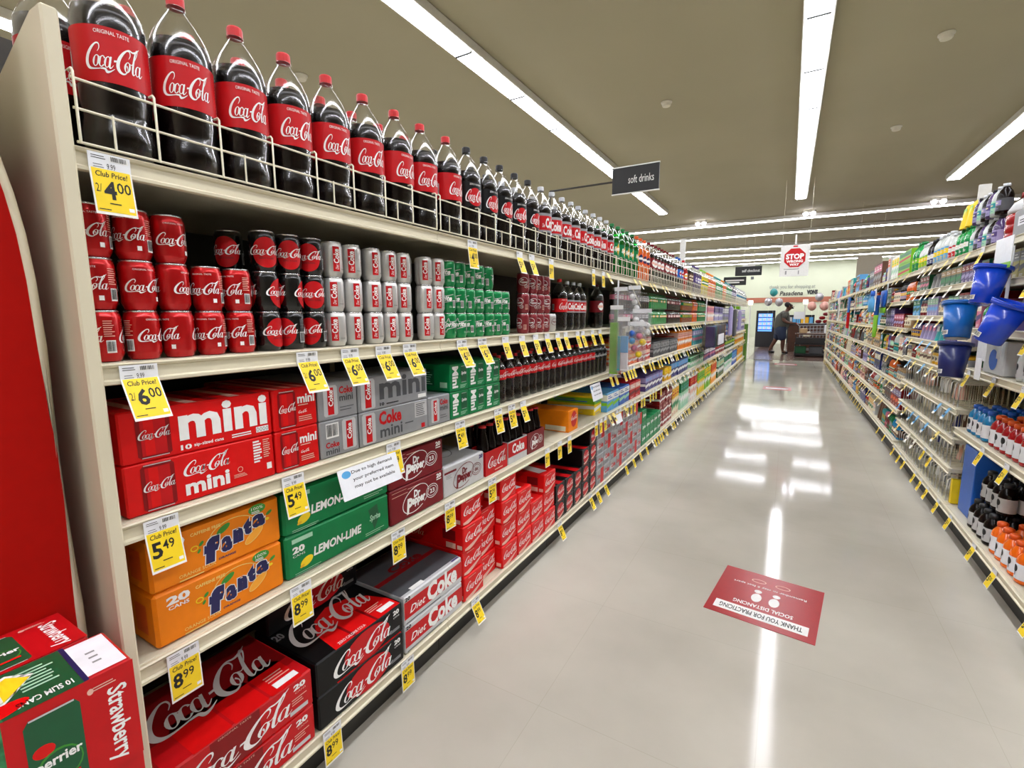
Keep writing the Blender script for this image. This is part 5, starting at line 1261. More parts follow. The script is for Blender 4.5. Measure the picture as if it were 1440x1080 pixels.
def fill(bay, li, y0, y1, force=None):
    lv = levels(bay); z = H + lv[li] + .001; last = li == len(lv) - 1
    gap = (lv[li - 1] - lv[li] - .045) if li else .3
    y = y0 + .015
    far_ = bay >= 3
    while y < y1 - .05:
        kind = force or rr_.choices(['box', 'squeeze', 'jar', 'pouch', 'slim'], [4, 4, 2, 2, 2])[0]
        n = rr_.choice((2, 3, 4)) if not far_ else rr_.choice((1, 2, 3))
        c, c2 = rr_.sample(PAL, 2)
        if kind == 'box' :
            w = rr_.choice((.07, .09, .11)) * (1.7 if far_ else 1); h = min(gap - .012, rr_.choice((.12, .15, .19)) if li else rr_.choice((.16, .2, .25)))
            k = gen_box(round(w - .004, 3), .22, round(h, 3), c, (c2, rr_.choice(PAL), 'white')); base = 'snack_box'; st = w
        elif kind == 'squeeze':
            h = min(gap - .012, rr_.choice((.13, .16, .2))); r = .03 if not far_ else .045; liq = rr_.choice(LIQ); k = squeeze(c, c2, liq, rr_.choice(('cap_white', 'cap_black', c2)), h, r); base = 'squeeze_bottle'; st = 2 * r + .006
        elif kind == 'jar':
            h = min(gap - .012, .11); r = .036 if not far_ else .05; k = jar(c, c2, h, r); base = 'glass_jar'; st = 2 * r + .006
        elif kind == 'pouch':
            h = min(gap - .012, .17); w = .1 if not far_ else .16; k = pouch(c, c2, w, h); base = 'snack_pouch'; st = w + .006
        else:
            if gap < .16: continue
            k = slim(c, c2); base = 'slim_drink_can'; st = .058
        for i in range(n):
            if y + st > y1: return
            if base == 'snack_box': rplace(k, base, CW.get(c, c), y + st - .002, z, st, bay, li, last)
            elif base == 'snack_pouch': rplace(k, base, CW.get(c, c), y + st / 2, z, st, bay, li, last, .035)
            else: rplace(k, base, CW.get(c, c), y + st / 2, z, st, bay, li, last, st / 2 - .003)
            y += st
            if far_ and rr_.random() < .12: y += .06
for bay in range(len(bays) - 1):
    lv = levels(bay)
    for li in range(len(lv)):
        if bay == 0 and li in (0, 3, 4, 5): continue
        if bay == 1 and li in (0, 5, 6, 7, 8): continue
        if bay == 2 and li == 0: continue
        fill(bay, li, bays[bay] + .01, bays[bay + 1] - .02)

# near bay, top shelf
def sports(kind, liq, cap, lab='paper', h=.152, r=.034):
    b = MB(); P = [(r * .85, 0), (r, .006), (r, h * .1), (r * .96, h * .12), (r, h * .14), (r, h * .6), (r * .9, h * .7), (r * .5, h * .84), (r * .45, h * .86)]
    b.lathe(P, 18, liq); b.lathe([(r * .56, h * .86), (r * .56, h * .97), (r * .4, h)], 16, cap)
    b.lathe([(r * 1.012, h * .12), (r * 1.012, h * .55)], 24, lab, cap0=False, cap1=False); b.art_cyl(Art().ell(0, h * .4, r * .35, h * .1, 'ink', 0).rect(-r * .1, h * .2, r * .1, h * .3, 'inkgrey', 0), r * 1.012, 0)
    PROTO[kind] = [('bottle', b.mesh('sports_drink_bottle'), None)]
sports('sd_red', 'cola_red', 'orange_d'); sports('sd_or', 'cola_o', 'orange_d'); sports('sd_dark', 'cola', 'cap_black', 'silver_light'); sports('sd_clear', 'cola_w', 'orange_d', 'silver_light', .155); sports('sd_grey', 'cola_w', 'cap_black', 'silver_light', .17); sports('sd_blue', 'cola_blue', 'blue', 'paper', .152); sports('sd_teal', 'cola_blue', 'orange_d', 'mint', .152)
def pack(kind, words, y0, ny, nx, z, x0=XR + .055, dy=.07, dx=.07, grp=None):
    for i in range(ny):
        for j in range(nx):
            place(kind, 'sports_drink_bottle', f'{words}, {nth(i + 1)} from the near end, {("front", "second", "third")[j]} row', 'bottle', (x0 + dx * j, y0 + dy * i, z), pi + R(rr_.uniform(-20, 20)), grp or f'{words} pack')
z = H + .346
carton_kind('greybox', .5, .25, .115, 'grey', lambda a, w, h: a.rect(w * .1, h * .4, w * .55, h * .75, 'paper', 0).lines(w * .14, h * .48, w * .5, h * .66, 2, 'ink', 1, .4))
place('greybox', 'drink_tray', 'grey drinks carton with a white label on the near right top shelf', 'carton', (XR + .02, 3.1, z), pi)
pack('sd_grey', 'clear short bottle on the grey carton', 2.66, 6, 2, z + .116, XR + .06, .076, .075)
bb = MB(); r = .075
bb.lathe([(r * .9, 0), (r, .008), (r, .03), (r * .96, .035), (r, .04), (r, .07), (r * .96, .075), (r, .08), (r, .115), (r * .9, .125)], 24, 'cola_red'); bb.lathe([(r * .92, .125), (r * .95, .14), (r * .7, .175), (r * .35, .195)], 24, 'silver_light'); bb.lathe([(r * .42, .195), (r * .42, .22)], 16, 'red_deep')
PROTO['jug'] = [('jug', bb.mesh('juice_jug'), None)]
place('jug', 'juice_jug', 'fat ribbed red jug with clear shoulders on the right top shelf', 'bottle', (XR + .1, 3.22, z), 0)
place('jug', 'juice_jug', 'second fat red jug just behind the front one on the right top shelf', 'bottle', (XR + .26, 3.22, z), 0)
k1 = squeeze('lilac', 'purple', 'cola_p', 'cap_black', .15, .032); k2 = squeeze('greyd', 'lilac', 'cola', 'cap_white', .15, .032); k3 = squeeze('mint', 'teal', 'cola_w', 'cap_white', .15, .032)
q = 0
for j, yy in enumerate((3.4, 3.47, 3.54, 3.61, 3.68, 3.75)):
    for t_ in (0, 1):
        kk = (k1, k2, k3)[(j + t_) % 3]
        place(kk, 'squeeze_bottle', f'slim purple-grey bottle in the two-tier block, {("lower", "upper")[t_]} tier, {nth(j + 1)} past the red jug', 'bottle', (XR + .06, yy, z + t_ * .152), pi, 'two-tier bottles on the right top shelf')
def toprow(kind, base, words, ys, dx, cat, zz=z): 
    for i, y in enumerate(ys): place(kind, base, f'{words}, {nth(i + 1)} from the near end, right top shelf', cat, (XR + dx, y, zz), pi, f'{words} group')
toprow(squeeze('green', 'white', 'cola_g', 'cap_green', .17, .034), 'squeeze_bottle', 'green bottle under the yellow pouches', (3.85, 3.93, 4.01), .06, 'bottle')
toprow(pouch('yellow', 'lime', .1, .14), 'snack_pouch', 'yellow pouch on top of the green bottles', (3.88, 3.99), .06, 'pouch', z + .171)
toprow(squeeze('red', 'white', 'cola_w', 'cap_white', .17, .034), 'squeeze_bottle', 'white bottle with red label', (4.09, 4.17), .06, 'bottle')
toprow(squeeze('blue_lt', 'yellow', 'cola_w', 'cap_white', .2, .04), 'squeeze_bottle', 'clear bottle with sky label', (4.27, 4.36, 4.45, 4.54), .065, 'bottle')
toprow(squeeze('blue_d', 'white', 'cola', 'cap_black', .2, .04), 'squeeze_bottle', 'navy bottle', (4.63, 4.72), .065, 'bottle')
toprow(squeeze('lime', 'yellow', 'cola_w', 'cap_white', .2, .04), 'squeeze_bottle', 'pale bottle with lime label', (4.81, 4.9, 4.99), .065, 'bottle')
toprow(squeeze('green', 'lime', 'cola_g', 'cap_green', .24, .05), 'squeeze_bottle', 'tall bright green bottle', (5.12, 5.23), .075, 'bottle')
for j in range(2): place(gen_box(.5, .25, .11, 'lime', ('green', 'red', 'green')), 'snack_box', f'wide lime-green carton on the right top shelf, {("lower", "upper")[j]} of two', 'box', (XR + .03, 5.85, z + j * .111), pi)
toprow(gen_box(.1, .2, .22, 'white', ('yellow', 'mint', 'lime')), 'snack_box', 'white and yellow carton', (5.98, 6.1, 6.22), .03, 'box')
# near bay, shelf with clear wrapped bottles
z = H - .284
pack('sd_clear', 'clear bottle with orange cap', 2.42, 7, 2, z)
t = thing('acrylic_bin', 'grey see-through bin with a blue dot behind the hanging pails', 'bin', (XR + .05, 3.12, z))
b = MB(); b.box(-.03, .2, -.13, .13, 0, .16, 'film_white', .006); b.art(Art().ell(0, .07, .055, .05, 'blue', 0), (-.03, 0, 0), (0, -1, 0), (0, 0, 1), .001); part(b, 'bin_body', t)
# red, blue, teal packs
z = H - .619
pack('sd_red', 'red sports bottle with orange cap', 2.62, 7, 3, z); pack('sd_teal', 'teal-labelled sports bottle', 2.3, 4, 2, z); pack('sd_blue', 'blue sports bottle', 3.15, 4, 3, z)
pack('sd_red', 'red sports bottle in the upper tier', 2.5, 5, 1, z + .153, XR + .2)
z = H - 1.074
pack('sd_dark', 'dark sports bottle at the near end', 2.12, 6, 3, z); pack('sd_or', 'orange sports bottle with orange cap', 2.58, 5, 3, z); pack('sd_dark', 'dark sports bottle beyond the orange ones', 2.96, 4, 3, z); pack('sd_dark', 'dark sports bottle stacked above', 2.96, 4, 2, z + .153, XR + .09)
carton_kind('bluepack', .19, .3, .37, 'blue', None); place('bluepack', 'drink_carton', 'tall blue pack at the bottom end of the nearest right bay', 'carton', (XR + .05, 3.46, z), pi)
# wire dividers in the second bay
mat('wire_white', '#f7f6f0', .4)
wd = MB()
wd.tube([(0, 0, .0), (0, 0, .125), (.01, 0, .135), (.3, 0, .135)], .004, 'wire_white', 5); wd.tube([(.0, 0, .003), (.3, 0, .003)], .002, 'wire', 5)
for q in range(1, 6): wd.tube([(.05 * q, 0, .003), (.05 * q, 0, .135)], .0016, 'wire', 5)
PROTO['wd'] = [('wire_divider', wd.mesh('wire_divider'), None)]
for li in (5, 6, 7, 8):
    zz = H + mid_lv[li] + .0035
    for i in range(19):
        y = 3.56 + .077 * i
        place('wd', 'wire_divider', f'white wire divider, {nth(i + 1)} from the near end on the {("sixth", "seventh", "eighth", "lowest")[li - 5]} shelf, second right bay', 'divider', (XR + .02, y, zz), 0, 'wire dividers in the second right bay')
        if i < 18 and rr_.random() < .45:
            c = rr_.choice(('greyd', 'grey', 'silver_light', 'blue_d', 'rose', 'cream', 'brown', 'white'))
            rplace(pouch(c, 'white', .064, .12), 'snack_pouch', CW[c], y + .0385, zz, .08, 1, li, li == 8, .1)
b = MB(); b.box(XR + .03, XR + .2, 3.515, 3.545, H - 1.07, H - .93, 'yellow'); tag(link('yellow_pack', b.mesh('yellow_pack')), 'slim yellow pack at the near foot of the second right bay', 'pack')
# price slips on the right
def rtag(kind, bay, li, y, i):
    lv = levels(bay); cw = {'far_y': 'yellow', 'far_p': 'pale yellow', 'far_w': 'white', 'far_b': 'light blue'}[kind]
    place(kind, 'price_tag', f'{cw} price slip, {nth(i)} along the {"lowest" if li == len(lv) - 1 else DOWN[li]} shelf edge of the {nth(bay + 1)} right bay', 'price tag', (XR - .0025, y, H + lv[li] - .004), pi, 'price slips on the right shelves')
for bay in range(len(bays) - 1):
    lv = levels(bay)
    for li in range(len(lv)):
        y = bays[bay] + .12; i = 0
        st = .34 if bay == 0 else (.2 if bay == 1 else (.26 if bay == 2 else .17))
        while y < bays[bay + 1] - .06:
            i += 1
            if bay == 0 or li == len(lv) - 1: k = 'far_y'
            elif bay == 1 and li in (3, 4, 5, 6): k = rr_.choice(('far_b', 'far_b', 'far_p'))
            else: k = rr_.choice(('far_p', 'far_p', 'far_w', 'far_y'))
            if rr_.random() < .85:
                if bay < 3: rtag(k, bay, li, y, i)
                else: far_tags(k, (XR - .009, y, H + lv[li] - .005), pi)
            y += st * rr_.uniform(.7, 1.4)

fb = MB()
for k, (x, y, z_), rot in FAR_TAGS:
    me = PROTO[k][0][1]; c_, s_ = cos(rot), sin(rot); b0 = len(fb.v)
    fb.v += [(x + v.co.x * c_ - v.co.y * s_, y + v.co.x * s_ + v.co.y * c_, z_ + v.co.z) for v in me.vertices]
    for pl in me.polygons: fb.f.append(tuple(b0 + i for i in pl.vertices)); fb.m.append(fb.mi(me.materials[pl.material_index].name)); fb.sm.append(False)
o = link('far_price_slips', fb.mesh('far_price_slips')); o['kind'] = 'stuff'; tag(o, 'dense far rows of tiny yellow and white price slips on both shelving runs', 'price tags')
# hanging pails and shovels
mat('pail', '#0a3fc4', .25, coat=.3); mat('pail_lt', '#0d63b8', .3, coat=.3); mat('pail_d', '#14205e', .35, coat=.2)
def pail(name, label, loc, rot, m_, s=1.):
    t = thing(name, label, 'pail', loc, 0, 'blue toy pails on the right clip strip'); t.rotation_euler = rot; t.scale = (s, s, s)
    b = MB(); b.lathe([(.043, 0), (.046, .002), (.061, .165), (.058, .165), (.044, .006)], 28, m_, cap1=False); part(b, 'pail_body', t)
    b = MB(); b.lathe([(.0605, .152), (.067, .152), (.068, .168), (.058, .17), (.058, .165)], 28, m_, cap0=False, cap1=False); part(b, 'rim', t)
    b = MB(); b.tube([(.067 * sin(pi * i / 12), .067 * cos(pi * i / 12), .157 + .012 * sin(pi * i / 12)) for i in range(13)], .003, m_, 6); part(b, 'carry_handle', t)
    b = MB(); b.art_cyl(Art().bars(-.018, .0, .018, .02), .0505, .014); part(b, 'price_sticker', t)['label'] = 'white barcode sticker'
pail('toy_pail', 'bright blue toy pail, topmost on the right clip strip', (.745, 2.93, H + .045), (R(4), R(-12), pi + .3), 'pail', 1.0)
pail('toy_pail', 'bright blue toy pail hanging tilted in the middle of the cluster', (.745, 2.80, H - .115), (R(-18), R(-14), pi + .3), 'pail', 1.05)
pail('toy_pail', 'lighter blue toy pail on the far side of the cluster', (.745, 3.24, H - .12), (R(10), R(-6), pi + .3), 'pail_lt', 1.1)
pail('toy_pail', 'dark navy toy pail, lowest of the cluster', (.73, 3.2, H - .315), (R(6), R(-6), pi + .3), 'pail_d', 1.05)
b = MB(); b.box(.835, .837, 2.96, 3.0, H - .2, H + .3, 'film_white'); tag(link('clip_strip', b.mesh('clip_strip')), 'clear clip strip holding the blue pails on the right shelving', 'clip strip')
b = MB(); b.box(.78, .782, 2.93, 3.05, H - .21, H - .1, 'film_white', .0005); b.box(.775, .777, 2.95, 3.03, H - .3, H - .2, 'paper', .0005)
tag(link('hang_tag', b.mesh('hang_tag')), 'crumpled white tags dangling between the blue pails', 'hang tag')
b = MB(); b.box(.8, .803, 2.86, 3.06, H + .215, H + .335, 'film_white'); b.box(.798, .8, 2.86, 3.06, H + .2, H + .225, 'lime'); tag(link('shelf_talker', b.mesh('shelf_talker')), 'small white and lime shelf card above the blue pails', 'shelf card')
def shovel(label, y, z, m_blade, m_handle, m_card, flip, x=.76):
    t = thing('toy_shovel', label, 'toy shovel', (x, y, z), pi, 'toy shovels on the right shelving')
    b = MB(); n = 10; P = []
    for i in range(n + 1):
        u = i / n; wv = .1 * (1 - .5 * u ** 2); P.append((u, wv))
    vs = []; fs = []
    for u, wv in P:
        for j in range(5): vs.append((.02 * (1 - ((j - 2) / 2) ** 2) , wv * (j - 2) / 2, -.2 - .22 * u if not flip else -.22 * u))
    for u, wv in P:
        for j in range(5): vs.append((.02 * (1 - ((j - 2) / 2) ** 2) - .006, wv * (j - 2) / 2, -.2 - .22 * u if not flip else -.22 * u))
    o = (n + 1) * 5
    for i in range(n):
        for j in range(4):
            q = (i * 5 + j, i * 5 + j + 1, i * 5 + j + 6, i * 5 + j + 5); fs += [q[::-1], tuple(o + a for a in q)]
    b.add(vs, fs, m_blade, True); part(b, 'blade', t)
    b = MB(); b.tube([(.0, 0, -.2 if not flip else -.2), (.0, 0, -.02 if not flip else -.44)], .02, m_handle, 8); b.tube([(0, -.05, -.02 if not flip else -.44), (0, .05, -.02 if not flip else -.44)], .016, m_handle, 8); part(b, 'shovel_handle', t)
    if m_card:
        b = MB(); b.box(.022, .026, -.08, .08, -.16, .06, 'paper', .001); b.lathe([(.028, 0), (.03, .11), (.012, .14), (.014, .16)], 14, 'blue_lt', cx=.045, z=-.17); b.lathe([(.02, 0), (.018, .05)], 12, 'blue', cx=.045, z=-.01); part(b, 'backing_card', t)
shovel('lime and blue toy shovel set on a white card, hung on the right shelving', 6.05, H + .2, 'lime', 'blue', True, False)
t_ = thing('toy_scoop', 'green, purple and blue round scoop tucked behind the lime shovel', 'toy scoop', (.807, 6.05, H + .08), pi)
b = MB(); b.lathe([(.11, 0), (.14, .05), (.15, .12), (.14, .16)], 20, 'blue'); b.lathe([(.142, .0), (.155, .05)], 20, 'lime', z=-.06); part(b, 'scoop_bowl', t_).scale = (.12, 1, 1)
shovel('blue toy shovel with red handle, farther along the right shelving', 8.7, H + .26, 'pail_lt', 'red', False, True)
b = MB(); b.box(.77, .79, 10.6, 10.8, H - .1, H + .3, 'sign_white'); b.art(Art().rect(.04, .05, .16, .3, 'ink', 0), (.77, 10.8, H - .1), (0, -1, 0), (0, 0, 1), .002); tag(link('hang_card', b.mesh('hang_card')), 'white card with dark print hung on the far right shelving', 'card')
for i, y in enumerate((6.05, 8.7)):
    b = MB(); b.box(.83, .833, y - .03, y + .03, H + .0, H + .31, 'film_white'); tag(link('clip_strip', b.mesh('clip_strip')), ('clip strip behind the lime toy shovel', 'clip strip behind the red-handled shovel')[i], 'clip strip')

# ------------------------------------------------------------------ end of the aisle
mat('white_panel', '#d9dcd2', .5); mat('green_panel', '#5d8a2c', .5); mat('screen', '#2a4f9c', .4, emit='#5f9dff', est=2.2); mat('wood_d', '#4a2c1e', .4, vary=.2, scale=8); mat('rack_black', '#17161a', .5)
t = thing('end_display', 'white and green cardboard display at the far end of the left shelving', 'display', (-1.28, 14.75, 0))
b = MB(); b.box(-.3, .24, -.2, .2, .002, 1.12, 'white_panel', .004); b.art(Art().rect(.08, .15, .2, .9, 'greyd', 0).rect(.06, .95, .4, 1.1, 'ink', 0), (-.3, -.2, 0), (1, 0, 0), (0, 0, 1), .002); part(b, 'display_body', t)
b = MB(); b.box(.242, .3, -.22, .22, .002, 1.0, 'green_panel', .004); part(b, 'side_panel', t)
b = MB(); b.box(-.25, .2, -.1, .15, 1.121, 1.35, 'tan', .02); b.box(-.2, .1, -.12, .1, 1.351, 1.5, 'lime', .02); part(b, 'stacked_packs', t)
for i, (x, y, z0, w, h, c, l) in enumerate(((-1.3, 14.9, 1.52, .3, .26, 'rose', 'pink bouquet pack on the far left end display'), (-1.84, 14.2, H + .275, .3, .45, 'cream', 'cream box topping the far end of the left shelving'))):
    b = MB(); b.box(x - w / 2, x + w / 2, y - .1, y + .1, z0, z0 + h, c, .03); tag(link('gift_pack', b.mesh('gift_pack')), l, 'pack')
t = thing('topper_sign', 'black and white lettered topper board above the far left shelving end', 'sign', (-1.45, 15.6, H + 1.0))
b = MB(); b.box(-.3, .3, -.02, .02, -.12, .12, 'sign_black', .004); b.art(Art().lines(-.25, -.06, .25, .06, 2, 'sign_white', 1, .6), (0, -.021, 0), (1, 0, 0), (0, 0, 1), .001); b.tube([(0, .0, -.12), (0, .0, -H - .998)], .012, 'rod', 6); part(b, 'sign_board', t)
# lit drinks cooler
t = thing('drinks_cooler', 'black drinks cooler with a glowing blue glass front beyond the aisle', 'cooler', (-.8, 21.2, 0))
b = MB(); b.box(-.32, .32, 0, .6, .004, 1.42, 'rack_black', .01); part(b, 'cooler_body', t)
b = MB(); b.box(-.24, .24, -.02, -.001, .62, 1.3, 'screen'); 
for i in range(4): b.box(-.24, .24, -.024, -.021, .66 + .16 * i, .69 + .16 * i, 'blue_d')
for i in range(12): b.box(-.22 + .15 * (i % 3), -.12 + .15 * (i % 3), -.023, -.0205, .7 + .16 * (i // 3), .8 + .16 * (i // 3), 'paper')
part(b, 'glass_door', t)
b = MB(); b.tube([(.27, -.03, .8), (.27, -.03, 1.15)], .012, 'silver', 6); part(b, 'door_handle', t)
# checkout counter and rack
t = thing('checkout_counter', 'brown wooden checkout counter behind the shopping cart', 'counter', (.95, 19.3, 0))
b = MB(); b.box(-.95, 1.6, -.35, .35, .004, .92, 'wood_d', .01); part(b, 'counter_body', t)
b = MB(); b.box(-1.0, 1.65, -.4, .4, .921, .96, 'greyd', .01); part(b, 'counter_top', t)
t = thing('magazine_rack', 'low black rack of boxed goods at the far aisle mouth', 'rack', (.62, 16.9, 0))
b = MB(); b.box(-.42, .55, -.25, .25, .03, .09, 'rack_black', .008); b.box(-.42, .55, -.25, .25, .36, .4, 'rack_black', .008); b.box(-.42, .55, -.25, .25, .66, .7, 'wood_d', .008)
for x in (-.41, .53): 
    for y in (-.24, .23): b.box(x, x + .02, y, y + .02, .004, .72, 'rack_black')
part(b, 'rack_frame', t)
b = MB(); b.box(-.4, .52, -.2, .2, .401, .56, 'rack_black', .01); part(b, 'goods_tray', t)
rk_ = random.Random(4)
for i, (x, z0, w, h, c, l) in enumerate(((.35, .092, .3, .22, 'green_dark', 'dark green box on the lowest deck of the black rack'), (.75, .092, .34, .22, 'greyd', 'charcoal box on the lowest deck of the black rack'), (1.0, .702, .14, .24, 'paper', 'crumpled white bag standing on the black rack'), (.4, .702, .2, .14, 'tan', 'tan carton on top of the black rack'))):
    b = MB(); b.box(x - w / 2, x + w / 2, 16.75, 17.0, z0, z0 + h, c, .015); tag(link('boxed_goods', b.mesh('boxed_goods')), l, 'box')
# pile of maroon bags on the counter
for i in range(12):
    b = MB(); b.lathe([(.01, -.06), (.07, -.05), (.1, 0), (.07, .05), (.01, .06)], 10, rk_.choice(('maroon', 'red_deep', 'cream')), smooth=True)
    o = link('snack_bag', b.mesh('snack_bag'), None, (.86 + .21 * (i % 4) + .1 * (i // 4), 19.1, 1.023 + .122 * (i // 4))); tag(o, f'maroon snack bag in the pile on the far counter, {nth(i % 4 + 1)} of the {("bottom", "middle", "top")[i // 4]} layer', 'bag', 'snack bags piled on the far counter')
# balloons
mat('b_teal', '#27908f', .3, coat=.3); mat('b_silver', '#b9b6ba', .25, metal=.5); mat('b_pink', '#d9a294', .35)
def balloon(label, x, y, z, r, m_):
    t = thing('balloon', label, 'balloon', (x, y, z), 0, 'balloons over the checkouts')
    b = MB(); b.lathe([(r * sin(pi * i / 12) * (1 if i > 5 else .9 + .02 * i) + 1e-4, -r * 1.15 * cos(pi * i / 12)) for i in range(13)], 18, m_, cap0=False, cap1=False); part(b, 'balloon_skin', t)
    b = MB(); b.tube([(0, 0, -r * 1.15), (.02, 0, -r * 2), (0, 0, -z + .97)], .003, 'wire', 4); part(b, 'ribbon', t)
balloon('teal balloon floating left above the checkouts', -.55, 20.3, H + .84, .13, 'b_teal'); balloon('silver balloon under the teal one, left one', -.71, 20.3, H + .5, .13, 'b_silver'); balloon('silver balloon under the teal one, right one', -.36, 20.3, H + .48, .13, 'b_silver')
balloon('silver balloon floating right above the checkouts', .88, 20.3, H + .64, .13, 'b_silver'); balloon('pink balloon under the right silver one, left one', .68, 20.3, H + .32, .14, 'b_pink'); balloon('pink balloon under the right silver one, right one', 1.05, 20.3, H + .32, .14, 'b_pink')
# checkout lane lamps, shelf boards and clutter beyond
mat('lane_lamp', '#ffffff', .5, emit='#fff6e8', est=1.3)
for i, (x, z) in enumerate(((-1.5, 1.78), (.55, 1.78))):
    t = thing('lane_lamp', ('white lane lamp on a post, left checkout', 'white lane lamp on a post, right checkout')[i], 'lamp', (x, 23.5, 0)); b = MB(); b.lathe([(.08, 0), (.1, .1), (.09, .2)], 12, 'lane_lamp', z=z - .1); part(b, 'lamp_shade', t); b = MB(); b.tube([(0, 0, .004), (0, 0, z - .1)], .025, 'sign_white', 8); part(b, 'lamp_post', t)
for i, (x, w, h, c, l) in enumerate(((-2.2, .8, 1.25, 'greyd', 'dark checkout stand behind the blue-lit cooler'), (2.2, 1.4, 1.3, 'greyd', 'dark checkout stand behind the maroon bag pile'), (.45, 1.0, 1.25, 'rack_black', 'dark gum and candy rack behind the shopper'))):
    t = thing('checkout_stand', l, 'checkout', (x, 24.8, 0)); b = MB(); b.box(-w / 2, w / 2, -.3, .3, .004, h, c, .01); part(b, 'stand_body', t)
    b = MB()
    for k in range(6): b.box(-w / 2 + .03 + k * (w - .06) / 6, -w / 2 + .03 + (k + .85) * (w - .06) / 6, -.34, -.301, h - .45, h - .1, rk_.choice(('red', 'gold', 'blue_lt', 'cream', 'lime', 'silver_light')))
    part(b, 'candy_boxes', t)['kind'] = 'stuff'
b = MB(); b.box(1.05, 1.33, 15.3, 15.31, H + .05, H + .3, 'orange', .002); b.tube([(1.19, 15.305, .004), (1.19, 15.305, H + .05)], .012, 'rod', 6); tag(link('poster_stand', b.mesh('poster_stand')), 'orange poster on a thin stand at the far right shelving end', 'poster')
b = MB(); b.box(.84, 1.02, 14.45, 14.5, H + .02, H + .22, 'red', .003); b.box(.88, .98, 14.432, 14.45, H - .1, H + .3, 'film_white'); tag(link('flag_card', b.mesh('flag_card')), 'small red card on the end of the right shelving', 'card')
t = thing('price_checker', 'white paper sign on a thin pole just beyond the shopper', 'sign', (.28, 18.9, 0)); b = MB(); b.box(-.15, .15, -.005, .005, H - .12, H + .12, 'paper'); part(b, 'paper_sign', t); b = MB(); b.tube([(0, .012, .97), (0, .012, H + .1)], .008, 'rod', 6); part(b, 'sign_pole', t)

# ------------------------------------------------------------------ shopper and cart
mat('skin', '#5c3a2a', .55); mat('shirt', '#4a4a44', .8); mat('shorts', '#24304a', .8); mat('hair', '#120e0d', .8); mat('shoe', '#15151a', .6); mat('mask', '#1a1d22', .8)
def skinned(name, chain, edges, m_, parent, sub=1, root=0):
    me = bpy.data.meshes.new(name); bm = bmesh.new(); bm.verts.layers.skin.verify(); vs = [bm.verts.new(c[:3]) for c in chain]
    for a, b_ in edges: bm.edges.new((vs[a], vs[b_]))
    lay = bm.verts.layers.skin.verify()
    for v, c in zip(vs, chain): v[lay].radius = (c[3], c[4] if len(c) > 4 else c[3]); v[lay].use_root = False
    vs[root][lay].use_root = True
    bm.to_mesh(me); bm.free(); o = link(name, me, parent); me.materials.append(MATS[m_])
    sk = o.modifiers.new('skin', 'SKIN'); sk.use_smooth_shade = True
    if sub: s2 = o.modifiers.new('subdivision', 'SUBSURF'); s2.levels = s2.render_levels = sub
    dg = bpy.context.evaluated_depsgraph_get(); ev = o.evaluated_get(dg); m2 = bpy.data.meshes.new_from_object(ev)
    o.modifiers.clear(); o.data = m2; m2.name = name
    if not m2.materials: m2.materials.append(MATS[m_])
    for p in m2.polygons: p.use_smooth = True
    return o
pr = thing('person', 'shopper in dark grey shirt and navy shorts walking right behind a cart, dark mask', 'person', (-.22, 17.8, 0))
# side-on figure walking towards +x: left leg forward, right leg back, slightly stooped
ch = [(0, 0, .86, .16), (.02, 0, .98, .175), (.05, 0, 1.14, .17), (.1, 0, 1.28, .14), (.14, 0, 1.37, .07), (.17, 0, 1.42, .058),            # 0-5 spine, neck
      (.2, 0, 1.46, .095), (.21, 0, 1.53, .118), (.2, 0, 1.59, .09),                                                                         # 6-8 head
      (.02, -.11, .8, .115), (.1, -.11, .46, .075), (.09, -.11, .28, .066), (.1, -.11, .09, .042), (.2, -.11, .04, .038),                      # 9-13 near leg
      (-.02, .11, .8, .115), (-.1, .11, .47, .075), (-.2, .11, .28, .063), (-.28, .11, .1, .042), (-.2, .11, .04, .038),                       # 14-18 far leg
      (.1, -.21, 1.3, .072), (.06, -.27, 1.08, .058), (.22, -.25, .99, .044), (.33, -.2, .985, .027), (.37, -.19, .985, .028),                 # 19-23 near arm
      (.1, .21, 1.3, .072), (.09, .27, 1.08, .058), (.26, .23, 1.0, .044), (.34, .18, .985, .027), (.39, .17, .985, .028)]                     # 24-28 far arm
ed = [(0, 1), (1, 2), (2, 3), (3, 4), (4, 5), (5, 6), (6, 7), (7, 8), (0, 9), (9, 10), (10, 11), (11, 12), (12, 13), (0, 14), (14, 15), (15, 16), (16, 17), (17, 18), (3, 19), (19, 20), (20, 21), (21, 22), (22, 23), (3, 24), (24, 25), (25, 26), (26, 27), (27, 28)]
for s, b0 in ((-1, 23), (1, 28)):
    px, py, pz = ch[b0][:3]
    for f in range(4):
        k = len(ch); oy = -.03 + .02 * f
        ch += [(px + .035, py + oy * .8, pz + .012, .0095), (px + .062 - .004 * abs(f - 1), py + oy, pz - .006, .0085), (px + .06, py + oy, pz - .03, .0075)]
        ed += [(b0, k), (k, k + 1), (k + 1, k + 2)]
    k = len(ch); ch += [(px + .015, py - s * .032, pz - .005, .01), (px + .04, py - s * .04, pz - .022, .0085)]; ed += [(b0, k), (k, k + 1)]
body = skinned('body', ch, ed, 'skin', pr)
nose = MB(); nose.lathe([(.001, 0), (.012, .01), (.014, .025), (.006, .04)], 8, 'skin', cx=.325, z=1.485); part(nose, 'nose', pr)
for s in (-1, 1):
    e = MB(); e.lathe([(.001, -.025), (.012, -.015), (.016, .005), (.001, .028)], 8, 'skin', cx=.205, cy=s * .115, z=1.52); part(e, 'ear', pr)
    e = MB(); e.lathe([(.001, -.008), (.008, 0), (.001, .008)], 8, 'white', cx=.315, cy=s * .04, z=1.54); part(e, 'eye', pr)
